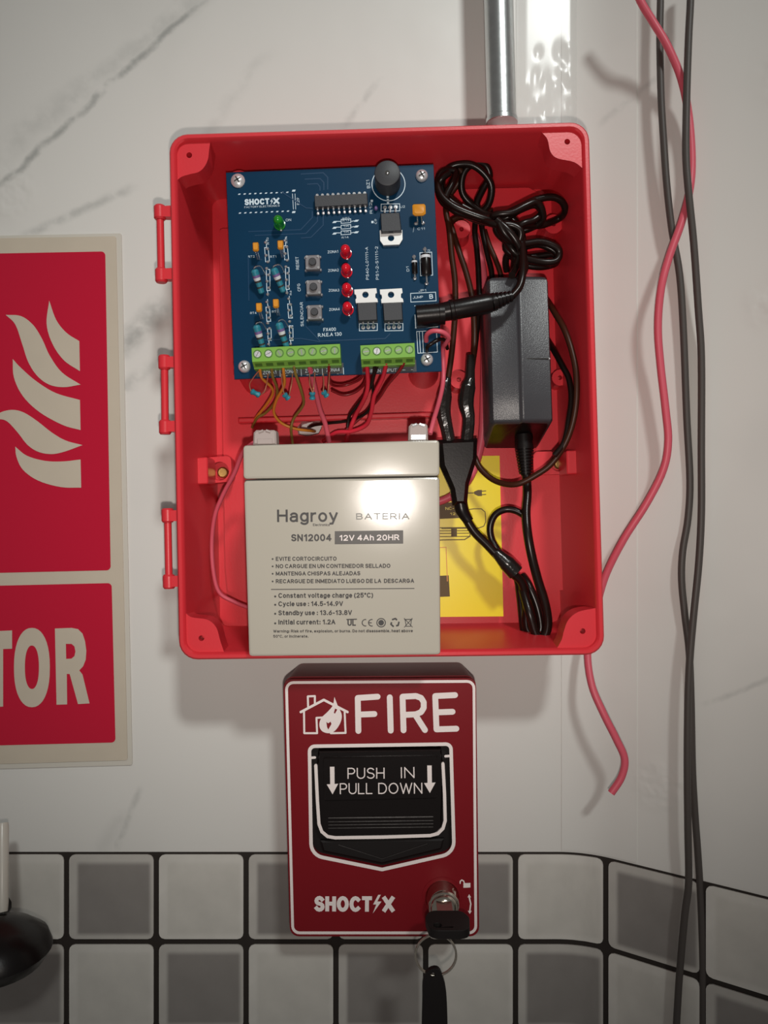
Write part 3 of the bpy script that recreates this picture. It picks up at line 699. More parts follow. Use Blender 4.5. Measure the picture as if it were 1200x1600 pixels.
# faint copper traces under the mask
b = MB()
for pts in ([(470, 272), (505, 270), (512, 277), (512, 296)], [(476, 280), (500, 279), (506, 285), (506, 297)], [(480, 288), (496, 287), (500, 292), (500, 298)],
            [(388, 362), (470, 359), (488, 340), (488, 330)], [(398, 368), (478, 365), (496, 346), (496, 332)], [(470, 372), (486, 371), (505, 352), (505, 333)],
            [(478, 510), (500, 533), (602, 529), (610, 521)], [(388, 402), (389, 470)], [(440, 300), (478, 325), (489, 326)], [(400, 532), (470, 529), (500, 534)]):
    b.stroke([Q(*p) for p in pts], .45, 0, .03, cap=False)
b.build('traces', 'pcb_trace', pcb)['kind'] = 'stuff'
# fixing screws
for i, (x, y) in enumerate(((372, 283), (659, 275), (382, 573), (667, 562))):
    p = Q(x, y); b = MB()
    b.rev((*p, 0), (*p, 2.2), [(0, 3.4 if i == 0 else 3.0), (.3, 3.4 if i == 0 else 3.0), (.7, 2.5), (1, 1.2)], 18)
    for a in (.5, .5 + pi/2):
        d = Vector((cos(a), sin(a))); nn = Vector((-d.y, d.x))*.3; c = Vector(p)
        q = [c - d*1.7 - nn, c + d*1.7 - nn, c + d*1.7 + nn, c - d*1.7 + nn]
        b.loft([[(v.x, v.y, zz) for v in q] for zz in (1.9, 2.26)], m=1)
    b.build('screw', ['steel', 'seam_dark'], pcb)
# unused socket: pads and maker's name
b = MB()
def pads(b, a, c, n, w=1.0, h=.55, sl=.35):
    for i in range(n):
        t = i/(n-1); p = Q(a[0] + (c[0]-a[0])*t, a[1] + (c[1]-a[1])*t)
        b.plate([[(p[0]-w/2-sl*.5, p[1]-h/2), (p[0]+w/2-sl*.5, p[1]-h/2), (p[0]+w/2+sl*.5, p[1]+h/2), (p[0]-w/2+sl*.5, p[1]+h/2)]], 0, .08)
pads(b, (374, 303.5), (449, 300.5), 10); pads(b, (375, 333), (450, 330), 10)
pads(b, (459, 298), (459, 331.5), 2, 1.5, .9)
b.build('solder_pads', 'silk', pcb)['kind'] = 'stuff'
b = MB(); b.stroke([Q(457, 303), Q(458.5, 327)], .25, 0, .06); b.stroke([Q(461, 303), Q(462, 327)], .25, 0, .06); b.build('resistor_outline', 'silk', pcb)
ptext('R29', 468, 320, 467.5, 309, 4)
ptext('SHOCT', 382.5, 321, 421, 319.5, 10, .07); ptext('X', 427, 319.2, 437, 318.8, 10, .07)
b = MB(); b.plate([[Q(426, 309), Q(422, 315), Q(424.5, 314.8), Q(422.5, 321), Q(427, 313.5), Q(424.5, 313.8)]], 0, .07); b.build('bolt_emblem', 'silk', pcb)
ptext('FACTORY ELECTRONICS', 382, 325.5, 437, 323, 3, .0)
# dual in-line chip
ic = quad(PF, [(491.5, 324), (575, 319.5), (574, 301), (490.5, 305)], 4.2)
b = MB(); b.loft([[(x, y, 1.0) for x, y in offset(ic, .1)], [(x, y, 2.6) for x, y in ic], [(x, y, 4.2) for x, y in offset(ic, .35)]])
chip = b.build('chip', 'epoxy', pcb)
for i in range(10):
    for yy, sg in ((0, 1), (1, -1)):
        t = (i+.5)/10; A = Vector(ic[0]).lerp(Vector(ic[1]), t); Bv = Vector(ic[3]).lerp(Vector(ic[2]), t)
        e = Bv if sg > 0 else A; d = (Bv-A).normalized()*sg
        b = MB(); r = Vector((d.y, -d.x))*.42
        pr = [(e - d*.1, 2.9), (e + d*1.0, 2.9), (e + d*1.25, 2.3), (e + d*1.5, 0.0)]
        lo = []
        for p, z in pr: lo.append([(*(p - r), z-.15), (*(p + r), z-.15), (*(p + r*.8), z+.15), (*(p - r*.8), z+.15)])
        b.loft(lo); b.cyl(*(e + d*1.5), 0, .35, .75, 8)
        b.build('pin', 'solder', chip)
# small unpopulated resistors outline block
b = MB()
for k, y in enumerate((346, 355, 364)):
    pads(b, (523, y+1), (557, y-1), 2, 1.7, .9, .8)
    b.stroke([Q(526, y), Q(532, y)], .3, 0, .06); b.stroke([Q(549, y), Q(554, y-1)], .3, 0, .06)
    b.stroke([Q(533, y-3), Q(548, y-4), Q(548, y+2), Q(533, y+3)], .28, 0, .06, closed=True)
b.build('resistor_outline', 'silk', pcb)
ptext('R13', 535, 346.5, 546, 345.5, 3); ptext('1K', 536, 355.5, 546, 354.5, 3); ptext('1K', 536, 364.5, 546, 363.5, 3); ptext('RP1', 535, 343, 546, 341.5, 2.5); ptext('R14', 534, 373, 545, 372, 3)
# buzzer
c0 = Q(607, 288); b = MB(); b.plate([circle(*c0, 8.2, 36), circle(*c0, 7.8, 36)], 0, .07); b.build('silkscreen_ring', 'silk', pcb)
b = MB(); p = Vector((*Q(606, 287), 0)); b.rev(p, p + Vector((-.3, .2, 11.5)), [(0, 6.1), (.92, 6.1), (.98, 5.9), (1, 5.4)], 32); bz = b.build('buzzer', 'epoxy', pcb)
b = MB(); b.rev(p + Vector((-.3, .2, 11.5)), p + Vector((-.3, .2, 11.6)), [(0, 1.1), (1, 1.1)], 14); b.ball((p.x-.2, p.y, 11.6), .5, .5, .25, 8, 1); b.build('sound_hole', ['seam_dark', 'solder'], bz)  # the bright metal bead is a glint modelled into the dark hole
b = MB()
for k in range(6): q = Q(605 + k*.25, 294 + k*4.6); b.plate([rect(q[0]-.5, q[0]+.5, q[1]-.45, q[1]+.45)], 0, .07)
b.build('solder_pads', 'silk', pcb)['kind'] = 'stuff'
ptext('BZ1', 578.5, 294, 577, 281, 5); ptext('R12', 582, 334, 581, 316, 4); ptext('C9', 589, 350, 588.5, 342, 3.5)
b = MB(); q = Q(587.5, 327); b.ball((*q, 1.2), .9, 1.2, 1.1, 10); b.build('ceramic_capacitor', 'band_purple', pcb)
b = MB(); pads(b, (581, 314), (582, 347), 2, 1.1, 1.1, 0); b.build('solder_pads', 'silk', pcb)['kind'] = 'stuff'
# power transistors: metal tab, black body, three legs
def transistor(tab, hole_c, body, leg_xy, down):
    tq = quad(PF, tab, 1.6); hc = Q(*hole_c, 1.6)
    b = MB(); b.plate([tq if len(tab) > 4 else fillet(tq, .5, 2), circle(*hc, 1.55, 16)], .4, 1.7); tr = b.build('transistor', 'tab_metal', pcb)
    b = MB(); q = quad(PF, body, 4.2); b.loft([[(x, y, .4) for x, y in q], [(x, y, 3.0) for x, y in q], [(x, y, 4.2) for x, y in offset(q, .45)]]); b.build('body', 'epoxy', tr)
    for (x0, y0), (x1, y1) in leg_xy:
        a = Q(x0, y0, 2); c = Q(x1, y1); b = MB(); m_ = Vector(a).lerp(Vector(c), .55)
        b.tube([(*a, 2.2), (*m_, 2.2), (*c, .1)], .55, 6, smooth=False); b.cyl(*c, 0, .5, 1.0, 10); b.build('leg', 'solder', tr)
    b = MB(); xs = [l[1] for l in leg_xy]; x0 = min(v[0] for v in xs)-6; x1 = max(v[0] for v in xs)+6; y0 = min(l[0][1] for l in leg_xy); y1 = max(l[1][1] for l in leg_xy)
    ya, yb_ = (y0-2, y1+5) if down else (y1-5, y0+2)
    yy = min(v[1] for v in xs)
    b.stroke([Q(x0, yy-5), Q(x1, yy-5.5), Q(x1, yy+5.5), Q(x0, yy+6)], .3, 0, .06, closed=True); b.build('silkscreen_outline', 'silk', tr)
for dx in (0, 40):
    X_ = lambda x: x+dx
    transistor([(X_(556), 473.5), (X_(590.5), 472), (X_(589.5), 467), (X_(586.5), 465), (X_(586.5), 459), (X_(589), 457.5), (X_(588), 450.5), (X_(553.5), 452.5), (X_(554), 459.5), (X_(556.5), 461), (X_(557), 466), (X_(555.5), 468)],
               (X_(571), 460.5), [(X_(559.5), 502), (X_(590), 500.5), (X_(588.5), 471.5), (X_(557.5), 473)],
               [((X_(567), 500), (X_(567.5), 512)), ((X_(575), 499.5), (X_(575.5), 511.5)), ((X_(583), 499), (X_(583.5), 511))], True)
transistor([(593.5, 360), (628.5, 359.5), (629, 374), (624, 382), (599, 383), (594, 376)], (611, 372), [(595.5, 363), (628, 361), (624.5, 331), (594, 332.5)],
           [((601, 333), (601.5, 325)), ((609.5, 332.5), (610, 324.5)), ((618, 332), (618.5, 324))], False)
ptext('U2', 625, 325, 633, 324.5, 3.5)
# orange tantalum capacitor
def dipped(x, y, w_, h_, z0, lean, name='capacitor'):
    a = Q(x, y); b = MB(); cx, cy = a
    b.loft([[(cx + px_*w_*k, cy + py_*h_*k, z0 + zz) for px_, py_ in ((-.5, -.35), (-.3, -.5), (.3, -.5), (.5, -.35), (.5, .35), (.4, .5), (-.4, .5), (-.5, .4))] for k, zz in ((.7, 0), (1, .7), (1, 1.6), (.72, 2.3))])
    o = b.build(name, 'cap_orange', pcb)
    b = MB(); b.tube([(cx-.9*w_/6, cy - h_*.3, z0+.8), (cx-.6*w_/6, cy - h_*.9, .1)], .35, 6); b.build('leg', 'solder', o)
    b = MB(); b.tube([(cx+.9*w_/6, cy - h_*.3, z0+.8), (cx+1.6*w_/6, cy - h_*.95, .1)], .35, 6); b.build('leg', 'solder', o)
    return o
dipped(654, 335, 6.2, 5.4, 4, 0)
b = MB(); b.ball((*Q(650, 350), .4), 1.1, .9, .6, 8); b.ball((*Q(661, 349), .4), 1.0, .9, .6, 8); b.build('solder_joints', 'solder', pcb)
ptext('C11', 652, 359.5, 664, 359, 3.5); ptext('/', 645, 364, 650, 355, 3)
# zone input networks: small orange capacitors, blue resistors, outline columns
for cap, r0, r1, colx, yy0, yy1, nm, tx in (((403, 393), (410, 460), (397, 421), 416, 375, 462, 'RT2', (388, 403)), ((441, 390), (444, 458), (427, 419), 446, 372, 460, 'RT1', (422, 403)),
                                    ((408, 486), (413, 549), (400, 508), 418, 468, 540, 'RT4', (391, 491)), ((434, 480), (449, 545), (435, 504), 452, 463, 540, 'RT3', (425, 489))):
    dipped(cap[0], cap[1], 2.9, 4.2, 5, 0, 'ceramic_capacitor')
    p0 = Vector((*Q(*r0), 1.5)); p1 = Vector((*Q(r1[0], r1[1], 7), 7.0))
    b = MB()
    prof = [(0, .9, 0), (.05, 1.5, 0), (.22, 1.5, 0), (.23, 1.5, 2), (.29, 1.5, 2), (.30, 1.45, 0), (.46, 1.5, 0), (.47, 1.55, 2), (.54, 1.55, 2), (.55, 1.6, 1), (.66, 1.75, 1), (.67, 1.8, 3), (.76, 1.85, 3), (.77, 1.9, 0), (.93, 1.9, 0), (1, 1.2, 0)]
    for (t0, ra, ma), (t1, rb, mb_) in zip(prof, prof[1:]):
        b.rev(p0.lerp(p1, t0), p0.lerp(p1, t1), [(0, ra), (1, rb)], 12, ma, caps=False)
    b.rev(p0.lerp(p1, .99), p1, [(0, 1.2), (1, 1.15)], 12, 0)
    rs = b.build('resistor', ['res_blue', 'band_white', 'seam_dark', 'band_purple'], pcb)
    b = MB(); q = Q(colx-1, r1[1]+8)
    b.tube([p1, p1 + Vector((.6, .6, 1.2)), (q[0]-1.5, q[1]+2.4, 5), (*q, .1)], .3, 6); b.build('lead', 'solder', rs)
    b = MB(); xs = colx
    for k in range(9):
        y = yy0 + 4 + (yy1-yy0-6)*k/8; pp = Q(xs + (y-yy0)*.04 + (1.5 if k % 2 else -1), y); b.ball((*pp, .2), .85, .75, .55, 8)
    b.build('solder_joints', 'solder', pcb)
    b = MB(); b.stroke([Q(xs-2.5, yy0+12), Q(xs+3, yy0+12), Q(xs+5, yy0+34), Q(xs-1, yy0+34)], .3, 0, .06, closed=True); b.stroke([Q(xs, yy0), Q(xs+.5, yy0+12)], .3, 0, .06)
    b.stroke([Q(xs, yy0+46), Q(xs+5.5, yy0+46), Q(xs+6, yy1-8), Q(xs+1, yy1-8)], .3, 0, .06, closed=True); b.stroke([Q(xs+2, yy1-8), Q(xs+3, yy1)], .3, 0, .06); b.build('resistor_outline', 'silk', pcb)
    ptext(nm, tx[0], tx[1], tx[0]+10, tx[1]-.4, 3.4)
ptext('R10', 420.5, 382, 419.5, 371, 3); ptext('R14', 449.5, 380, 448.5, 369, 3); ptext('R6', 456, 461, 455.5, 454, 3)
# light emitting diodes
def led(x, y, m, green=False):
    p = Vector((*Q(x, y), 0)); t = p + Vector((-.2, .5, 8.2))
    b = MB(); b.rev(p, t, [(0, 2.75), (.12, 2.75), (.13, 2.35), (.68, 2.35), (.82, 2.1), (.93, 1.4), (1, .3)], 18); o = b.build('led', m, pcb)
    b = MB(); b.ball((p.x+.5, p.y-2.7, .3), .7, .5, .5, 8); b.build('solder_joint', 'solder', o)
led(437.5, 352, 'led_green'); ptext('ON', 446.5, 346, 455, 345.5, 4)
for i, (x, y) in enumerate(((541, 397), (542, 426), (543, 456), (544, 485))):
    led(x, y, 'led_red'); ptext('ZONA%d' % (i+1), 512 + i*.8, [396, 425, 456, 486][i], 528.5 + i*.8, [395, 424, 455.5, 485][i], 4.2)
# push buttons
for (x, y), s, (tx, ty0, ty1) in (((488.5, 410), 'RESET', (467.5, 421, 401)), ((490, 449), 'CFG', (470, 455, 443)), ((491.5, 488), 'SILENCIAR', (474.5, 510, 472))):
    c = Vector(Q(x, y, 3)); b = MB(); q = [(c.x-3.5, c.y-3.5), (c.x+3.5, c.y-3.5), (c.x+3.5, c.y+3.5), (c.x-3.5, c.y+3.5)]
    b.slab(fillet(q, .6, 2), .3, 3.2, .25); bt_ = b.build('push_button', 'button_grey', pcb)
    b = MB(); b.cyl(c.x, c.y, 3.2, 4.6, 1.85, 18, ch=.25); b.build('plunger', 'epoxy', bt_)
    for sx in (-1, 1):
        for sy in (-1, 1):
            b = MB(); b.cyl(c.x + sx*2.7, c.y + sy*2.7, 3.1, 3.6, .6, 10); b.ball((c.x + sx*3.6, c.y + sy*3.1, .5), .7, .9, .9, 8); b.build('pin', 'solder', bt_)
    ptext(s, tx, ty0, tx-1.2, ty1, 4.6)
ptext('PS40-L01111-A', 576.5, 437, 575, 386, 4.5); ptext('PS1-2-S1111-2', 592, 437, 590.5, 385, 4.5)
ptext('FX400', 505.5, 518, 525, 517, 5.5, .01); ptext('R.N.E.A 130', 497, 526.5, 534, 524.5, 5.5, .01)
# diodes
def diode(x0, y0, x1, y1, r, ba, bb):
    a = Q(x0, y0, r); c = Q(x1, y1, r); A = Vector((*a, r+.2)); C_ = Vector((*c, r+.2))
    b = MB(); b.rev(A.lerp(C_, ba), A.lerp(C_, bb), [(0, r*.9), (.04, r), (.96, r), (1, r*.9)], 14); o = b.build('diode', 'black_plastic', pcb)
    b = MB(); b.rev(A.lerp(C_, ba+.04), A.lerp(C_, ba+.12), [(0, r*1.02), (1, r*1.02)], 14); b.build('band', 'band_white', o)
    for p, q in ((A, A.lerp(C_, ba)), (C_, A.lerp(C_, bb))):
        b = MB(); b.tube([(p.x, p.y, 0), (p.x, p.y, r+.2), q], .4, 6, smooth=False); b.ball((p.x, p.y, .3), 1.0, 1.0, .6, 8); b.build('lead', 'solder', o)
diode(664, 387, 667, 441, 2.5, .2, .8); diode(647, 400, 648.5, 434, 1.4, .2, .82)
b = MB(); b.stroke([Q(656, 395), Q(674.5, 394), Q(676, 430), Q(657, 431)], .3, 0, .06, closed=True); b.build('silkscreen_outline', 'silk', pcb)
ptext('D1', 639.5, 424, 638.5, 416, 4); ptext('D2', 672, 397, 671.5, 389.5, 3.5)
b = MB(); b.stroke([Q(641.5, 458.5), Q(680.5, 456.5), Q(681.5, 470), Q(642, 472)], .3, 0, .06, closed=True); b.build('silkscreen_outline', 'silk', pcb)
ptext('JP1', 654, 456, 666, 455.5, 3.5); ptext('JUMP', 645, 467, 661, 466, 4); ptext('B', 671, 467, 677, 466.5, 7, .02)
# supply jack on the right edge
A = Vector((*Q(650, 494, 6), 6)); C_ = Vector((*Q(694, 490, 6), 6))
b = MB(); b.rev(A, C_, [(0, 4.6), (.02, 5.1), (.8, 5.1), (.82, 5.3), (1, 5.3)], 20); dx_ = (C_-A).normalized(); b.loft([[(A.x+.3, A.y-4.6, .1), (C_.x-2.2, C_.y-4.6, .1), (C_.x-2.2, C_.y+4.6, .1), (A.x+.3, A.y+4.6, .1)], [(A.x+.3, A.y-4.6, 6), (C_.x-2.2, C_.y-4.6, 6), (C_.x-2.2, C_.y+4.6, 6), (A.x+.3, A.y+4.6, 6)]])
b.build('power_jack', 'black_plastic', pcb)
b = MB(); b.stroke([Q(648, 478), Q(652, 477.5)], .4, 0, .06); b.stroke([Q(649, 512.5), Q(684, 510.5)], .4, 0, .06); b.stroke([Q(648.5, 492), Q(649.5, 512.5)], .4, 0, .06)
b.stroke([Q(651, 518), Q(682, 516.5), Q(683.5, 550), Q(653, 552)], .3, 0, .06, closed=True); b.stroke([Q(655, 518), Q(657, 551)], .3, 0, .06); b.stroke([Q(660, 518), Q(661.5, 551)], .3, 0, .06); b.build('silkscreen_outline', 'silk', pcb)
# green terminal strips
def strip(tl, tr, n):
    A = Vector(Q(*tl, 10)); C_ = Vector(Q(*tr, 10)); u = (C_-A); v = Vector((u.y, -u.x)).normalized()
    prof = [(.3, 0), (0, 6.5), (0.4, 10), (6.9, 10), (7.1, 9.6), (8.9, 5.6), (9.5, 5.3), (9.6, 2.2), (9.6, 0)]
    lo = [[(*(P + v*d), z) for d, z in prof] for P in (A, C_)]
    b = MB(); b.loft(lo); blk = b.build('terminal_block', 'term_green', pcb, ang=20)
    for i in range(n):
        c = A + u*((i+.5)/n) + v*3.4
        b = MB(); b.plate([circle(*c, 2.05, 18), circle(*c, 1.55, 18)], 9.9, 10.1, 1); b.cyl(*c, 9.5, 10.06, 1.5, 16, 0)
        a = random.uniform(0, pi); d = Vector((cos(a), sin(a))); nn = Vector((-d.y, d.x))*.25
        q = [c - d*1.35 - nn, c + d*1.35 - nn, c + d*1.35 + nn, c - d*1.35 + nn]; b.loft([[(p.x, p.y, 9.95) for p in q], [(p.x, p.y, 10.12) for p in q]], m=2)
        b.build('terminal_screw', ['steel' if (i in (1,) or n == 8 and i in (0,)) else 'button_screw', 'term_dark', 'solder'], blk)
        e0 = A + u*((i+.18)/n) + v*7.5; e1 = A + u*((i+.82)/n) + v*7.5
        b = MB(); b.loft([[(*e0, 8.6), (*e1, 8.6), (*(e1 + v*1.0), 6.4), (*(e0 + v*1.0), 6.4)], [(*(e0 + v*.08), 8.78), (*(e1 + v*.08), 8.78), (*(e1 + v*1.08), 6.58), (*(e0 + v*1.08), 6.58)]])
        b.build('wire_slot', 'term_dark', blk)
mat('button_screw', (.26, .42, .16), .35, .4)
strip((393, 542.5), (531, 536), 8); strip((563, 538.5), (647.5, 534.5), 5)
b = MB(); b.slab(quad(PF, [(401, 589), (537, 583.5), (536.5, 567), (400, 572)]), 0, .05); b.slab(quad(PF, [(566, 584), (651, 580.6), (650, 562), (565, 566)]), 0, .05); b.build('print_field', 'epoxy', pcb)
for i in range(4):
    x = 411 + i*33; y = 586.6 - i*1.3
    ptext('ZONA%d' % (i+1), x, y-1.5, x+21, y-2.4, 5.5, .004, .12); ptext('+   -', x+1, y+3.2, x+20, y+2.6, 3, .0, .12)
    b = MB(); b.stroke([Q(x+26.5, y-8), Q(x+27, y+2)], .25, 0, .12); b.build('print_divider', 'silk', pcb)
ptext('SIREN', 574, 582.5, 595, 581.7, 5, .0, .12); ptext('INPUT', 600, 581.5, 620, 580.7, 5, .0, .12); ptext('+  -', 628, 580, 646, 579.2, 4, .0, .12)

# ------------------------------------------------------------------ power adapter with its plug lead
AF = F(815, 545, 0)
ad = thing('power_adapter', 'black rectangular power adapter brick standing upright in the red box', 'power adapter', AF)
q = [L(AF, *p, 45) for p in ((768, 660), (866, 655), (858, 422), (762, 430))]      # BL BR TR TL of the front
def sec(t, ins):
    a = q[0].lerp(q[3], t); c = q[1].lerp(q[2], t); w = c.x - a.x; y = a.y; sl = max(0, 1 - t*5)
    pr = [(0.0, 9.6), (1.0, 9.6), (1.0, 41.5), (.965, 44.2), (.56, 44.85), (.535, 45.05), (.515, 45.1), (.50, 44.95), (.485, 44.5), (.47, 43.7), (.45, 43.45), (.045, 42.9), (0.0, 40.5)]
    return [(a.x + ins + (w-2*ins)*x, y - sl*(45-z)/35*9.5, z if z < 20 else z-ins) for x, z in pr]
b = MB(); hh = (q[3]-q[0]).length
b.loft([sec(0, 2.0), sec(.8/hh, .7), sec(2.2/hh, 0), sec(.2, 0), sec(1-2.2/hh, 0), sec(1-.8/hh, .7), sec(1, 2.0)], False); n_ = len(sec(0, 2.0)); b.f.append(tuple(reversed(range(n_)))); b.m.append(1)  # bottom face takes a blacker plastic that stands in for its shade
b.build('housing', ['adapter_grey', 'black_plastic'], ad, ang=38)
b = MB(); p0 = L(AF, 823, 560, 45); p1 = L(AF, 858, 559, 45); b.box(p0.x, p1.x, p0.y-.15, p0.y+.15, 44.2, 44.95); b.ball((p1.x+.2, p0.y, 44.4), .55, .55, .4, 8, 1); b.build('label_edge', ['seam_dark', 'steel'], ad)  # dark groove line; the steel bead at its end stands for a glint
pts = [P3(AF, 818, 676, 27), P3(AF, 820, 712, 28), P3(AF, 822, 744, 28)]
b = MB(); ax = pts[2]-pts[0]; pr = [(0, 4.6)]
for k in range(9):
    t = .32 + .66*k/9; r = 4.9 - 1.5*k/9; pr += [(t, r), (t+.035, r), (t+.036, r-.9), (t+.07, r-.9)]
b.rev(pts[0] + Vector((0, -1, 0)), pts[2], pr, 14); b.build('strain_relief', 'black_plastic', ad)
# the plug at the jack and its lead
b = MB(); A = P3(AF, 690, 488, 55); C_ = P3(AF, 768, 473, 55.5)
b.rev(A, C_, [(0, 3.6), (.02, 4.4), (.16, 4.6), (.18, 5.1), (.24, 5.1), (.26, 4.7), (.9, 4.9), (1, 4.4)], 18); b.build('plug', 'black_plastic', ad)
b = MB(); E_ = P3(AF, 802, 462, 55); pr = [(0, 4.2)]
for k in range(5):
    t = .08 + .9*k/5; r = 4.3 - 2.0*k/5; pr += [(t, r), (t+.1, r), (t+.11, r-.8), (t+.17, r-.8)]
b.rev(C_, E_, pr, 14); b.build('strain_relief', 'black_plastic', ad)

def wire(name, label, cat, pts, r, m, group=None, n=8, sub=5):
    """one wire or cable = one top-level mesh; pts = (px, py, depth mm)"""
    fr = F(pts[0][0], pts[0][1], pts[0][2])
    b = MB(); b.tube([P3(fr, *p) for p in pts], r, n, sub)
    o = b.build(name, m, frame=fr, ang=60); return tag(o, label, cat, group)
def cord(parent, fr, pts, r, m='cord', name='cord', n=9, sub=5):
    b = MB(); b.tube([P3(fr, *p) for p in pts], r, n, sub); return b.build(name, m, parent, ang=60)
CF = F(720, 700, 0)
cn = thing('spliced_cord', 'dark brown cord with two taped joints and a moulded black connector, right of the battery', 'cord', CF)

# long lead folded up in the top right of the box
lead_pts = [(800, 463, 55), (812, 448, 54), (817, 425, 52), (817, 395, 46), (812, 365, 40), (795, 350, 38), (765, 342, 36), (735, 332, 34), (708, 318, 33), (692, 300, 33), (690, 280, 34), (700, 264, 35), (716, 257, 36), (738, 258, 37), (757, 272, 36), (768, 292, 34), (764, 318, 30),
            (752, 330, 27), (745, 318, 27), (755, 295, 28), (765, 275, 30), (758, 258, 32), (742, 255, 33), (727, 266, 32), (721, 285, 30), (724, 305, 28), (740, 322, 27), (762, 336, 29), (785, 336, 34), (812, 324, 40), (838, 312, 42), (862, 308, 42), (878, 315, 40), (883, 330, 36), (872, 342, 30), (845, 352, 33), (815, 352, 37), (790, 350, 41), (775, 356, 41),
            (785, 372, 38), (812, 385, 35), (842, 382, 34), (864, 391, 34), (871, 402, 34), (862, 412, 34), (835, 407, 34), (808, 394, 33), (792, 376, 32), (782, 355, 32), (770, 340, 40), (778, 335, 43), (800, 332, 44), (822, 321, 44), (838, 316, 43), (847, 330, 40), (846, 346, 36), (825, 358, 32), (800, 366, 30), (790, 388, 30), (812, 402, 30), (842, 400, 29), (866, 398, 29), (868, 411, 28), (845, 417, 29), (815, 412, 29), (795, 398, 28), (790, 410, 25), (792, 424, 22)]
cord(ad, AF, lead_pts, 1.8)
cord(ad, AF, [(793, 352, 35), (765, 344, 40), (735, 334, 41), (708, 322, 41), (690, 306, 40), (684, 286, 38), (692, 268, 37), (712, 268, 36), (706, 288, 38), (696, 312, 38), (712, 330, 38), (742, 340, 37), (772, 350, 44), (800, 352, 45), (814, 362, 45), (808, 380, 43), (790, 366, 45), (780, 348, 46)], 1.8)
cord(ad, AF, [(778, 352, 42), (790, 372, 43), (812, 381, 42), (845, 378, 40), (868, 386, 39), (874, 396, 38), (868, 408, 38), (845, 409, 38), (812, 400, 40), (796, 384, 41), (784, 360, 38), (792, 345, 36), (806, 362, 36), (812, 392, 40), (806, 418, 41), (800, 430, 48)], 1.8)
cord(ad, AF, [(722, 322, 33), (745, 334, 33), (772, 345, 35), (796, 364, 37), (816, 350, 39), (834, 344, 38), (846, 332, 38), (836, 320, 41), (812, 328, 40), (788, 342, 38), (764, 348, 33), (740, 342, 31), (716, 330, 30), (694, 318, 30), (685, 300, 34), (688, 282, 39), (702, 270, 39)], 1.8)
cord(ad, AF, [(776, 344, 45), (792, 358, 46), (806, 376, 45), (816, 396, 43), (820, 418, 47), (812, 436, 50)], 1.9)
cord(ad, AF, [(800, 340, 33), (812, 355, 32), (818, 380, 32), (818, 405, 31), (812, 424, 28), (806, 440, 11)], 1.8)
cord(ad, AF, [(760, 340, 38), (778, 352, 39), (796, 372, 39), (804, 396, 37), (803, 424, 30), (800, 440, 11)], 1.8)
cord(cn, CF, [(760, 350, 24), (730, 330, 25), (705, 310, 28), (692, 290, 31), (696, 272, 33), (712, 262, 33), (722, 272, 31), (712, 292, 28), (700, 310, 27), (697, 330, 28), (702, 358, 30), (706, 400, 30), (711, 440, 30), (711, 490, 30), (706, 550, 30), (700, 592, 30)], 1.5, 'cord_brown')
cord(cn, CF, [(770, 330, 20), (735, 335, 20), (706, 345, 22), (708, 362, 25), (718, 395, 26), (728, 425, 26), (737, 462, 26), (741, 510, 26), (740, 555, 28), (735, 592, 30)], 1.5, 'cord_brown')
cord(cn, CF, [(744, 338, 18), (742, 362, 18), (745, 390, 17), (748, 430, 17), (748, 480, 17), (740, 560, 18), (728, 600, 22)], 1.5, 'cord')
cord(cn, CF, [(752, 350, 15), (756, 372, 15), (762, 400, 15), (768, 424, 15), (769, 448, 15)], 1.5, 'cord')
cord(cn, CF, [(757, 360, 12), (764, 382, 12), (774, 405, 12), (782, 428, 12), (784, 450, 11)], 1.4, 'cord_brown')
cord(cn, CF, [(850, 462, 13), (858, 474, 20), (868, 491, 34), (882, 515, 43), (894, 550, 47), (901, 590, 49), (899, 640, 48), (887, 685, 45), (864, 722, 42), (838, 742, 40), (806, 757, 37), (775, 752, 30), (752, 734, 26), (742, 715, 24)], 1.5, 'cord_brown')
cord(cn, CF, [(850, 520, 13), (858, 535, 20), (868, 552, 31), (880, 574, 37), (889, 592, 40), (893, 620, 42), (890, 650, 43), (882, 690, 44), (866, 712, 44)], 1.5, 'cord')
# taped joints running into one moulded connector
for pts in ([(700, 590), (697, 600), (694, 620), (693, 645), (698, 670), (702, 690)], [(735, 555), (734, 590), (731, 605), (728, 630), (732, 655), (729, 690)]):
    rr = [1.7, 2.6, 3.9, 3.7, 3.2, 3.2] if pts[0][0] == 700 else [2.0, 2.6, 3.9, 4.0, 3.2, 3.2]
    b = MB(); b.tube([P3(CF, x, y, 31) for x, y in pts], rr, 10); b.build('taped_joint', 'tape', cn)
body = [(684, 687), (746, 684), (745, 718), (733, 756), (730, 790), (708, 790), (704, 765), (688, 728)]
o2 = quad(CF, body, 34)
b = MB(); b.loft([[(x, y, 26) for x, y in offset(o2, 1)], [(x, y, 28.5) for x, y in o2], [(x, y, 33) for x, y in o2], [(x, y, 36) for x, y in offset(o2, 2.2)]]); b.build('connector_body', 'black_plastic', cn)
b = MB(); b.tube([P3(CF, *p) for p in ((719, 782, 31), (722, 797, 31), (728, 808, 31), (733, 815, 31))], [3.6, 3.5, 2.9, 2.6], 12); b.build('strain_relief', 'black_plastic', cn)
cord(ad, AF, [(729, 812, 31), (742, 832, 31), (762, 852, 31), (783, 875, 31), (800, 895, 30), (815, 910, 28), (822, 940, 26), (822, 975, 25), (830, 990, 25), (845, 985, 25), (840, 950, 24), (826, 915, 22), (816, 900, 18)], 2.3, 'cord', 'mains_cord')
cord(ad, AF, [(774, 862, 33), (792, 880, 33), (806, 895, 33)], [2.4, 4.3, 4.4], 'tape', 'cord_sleeve')
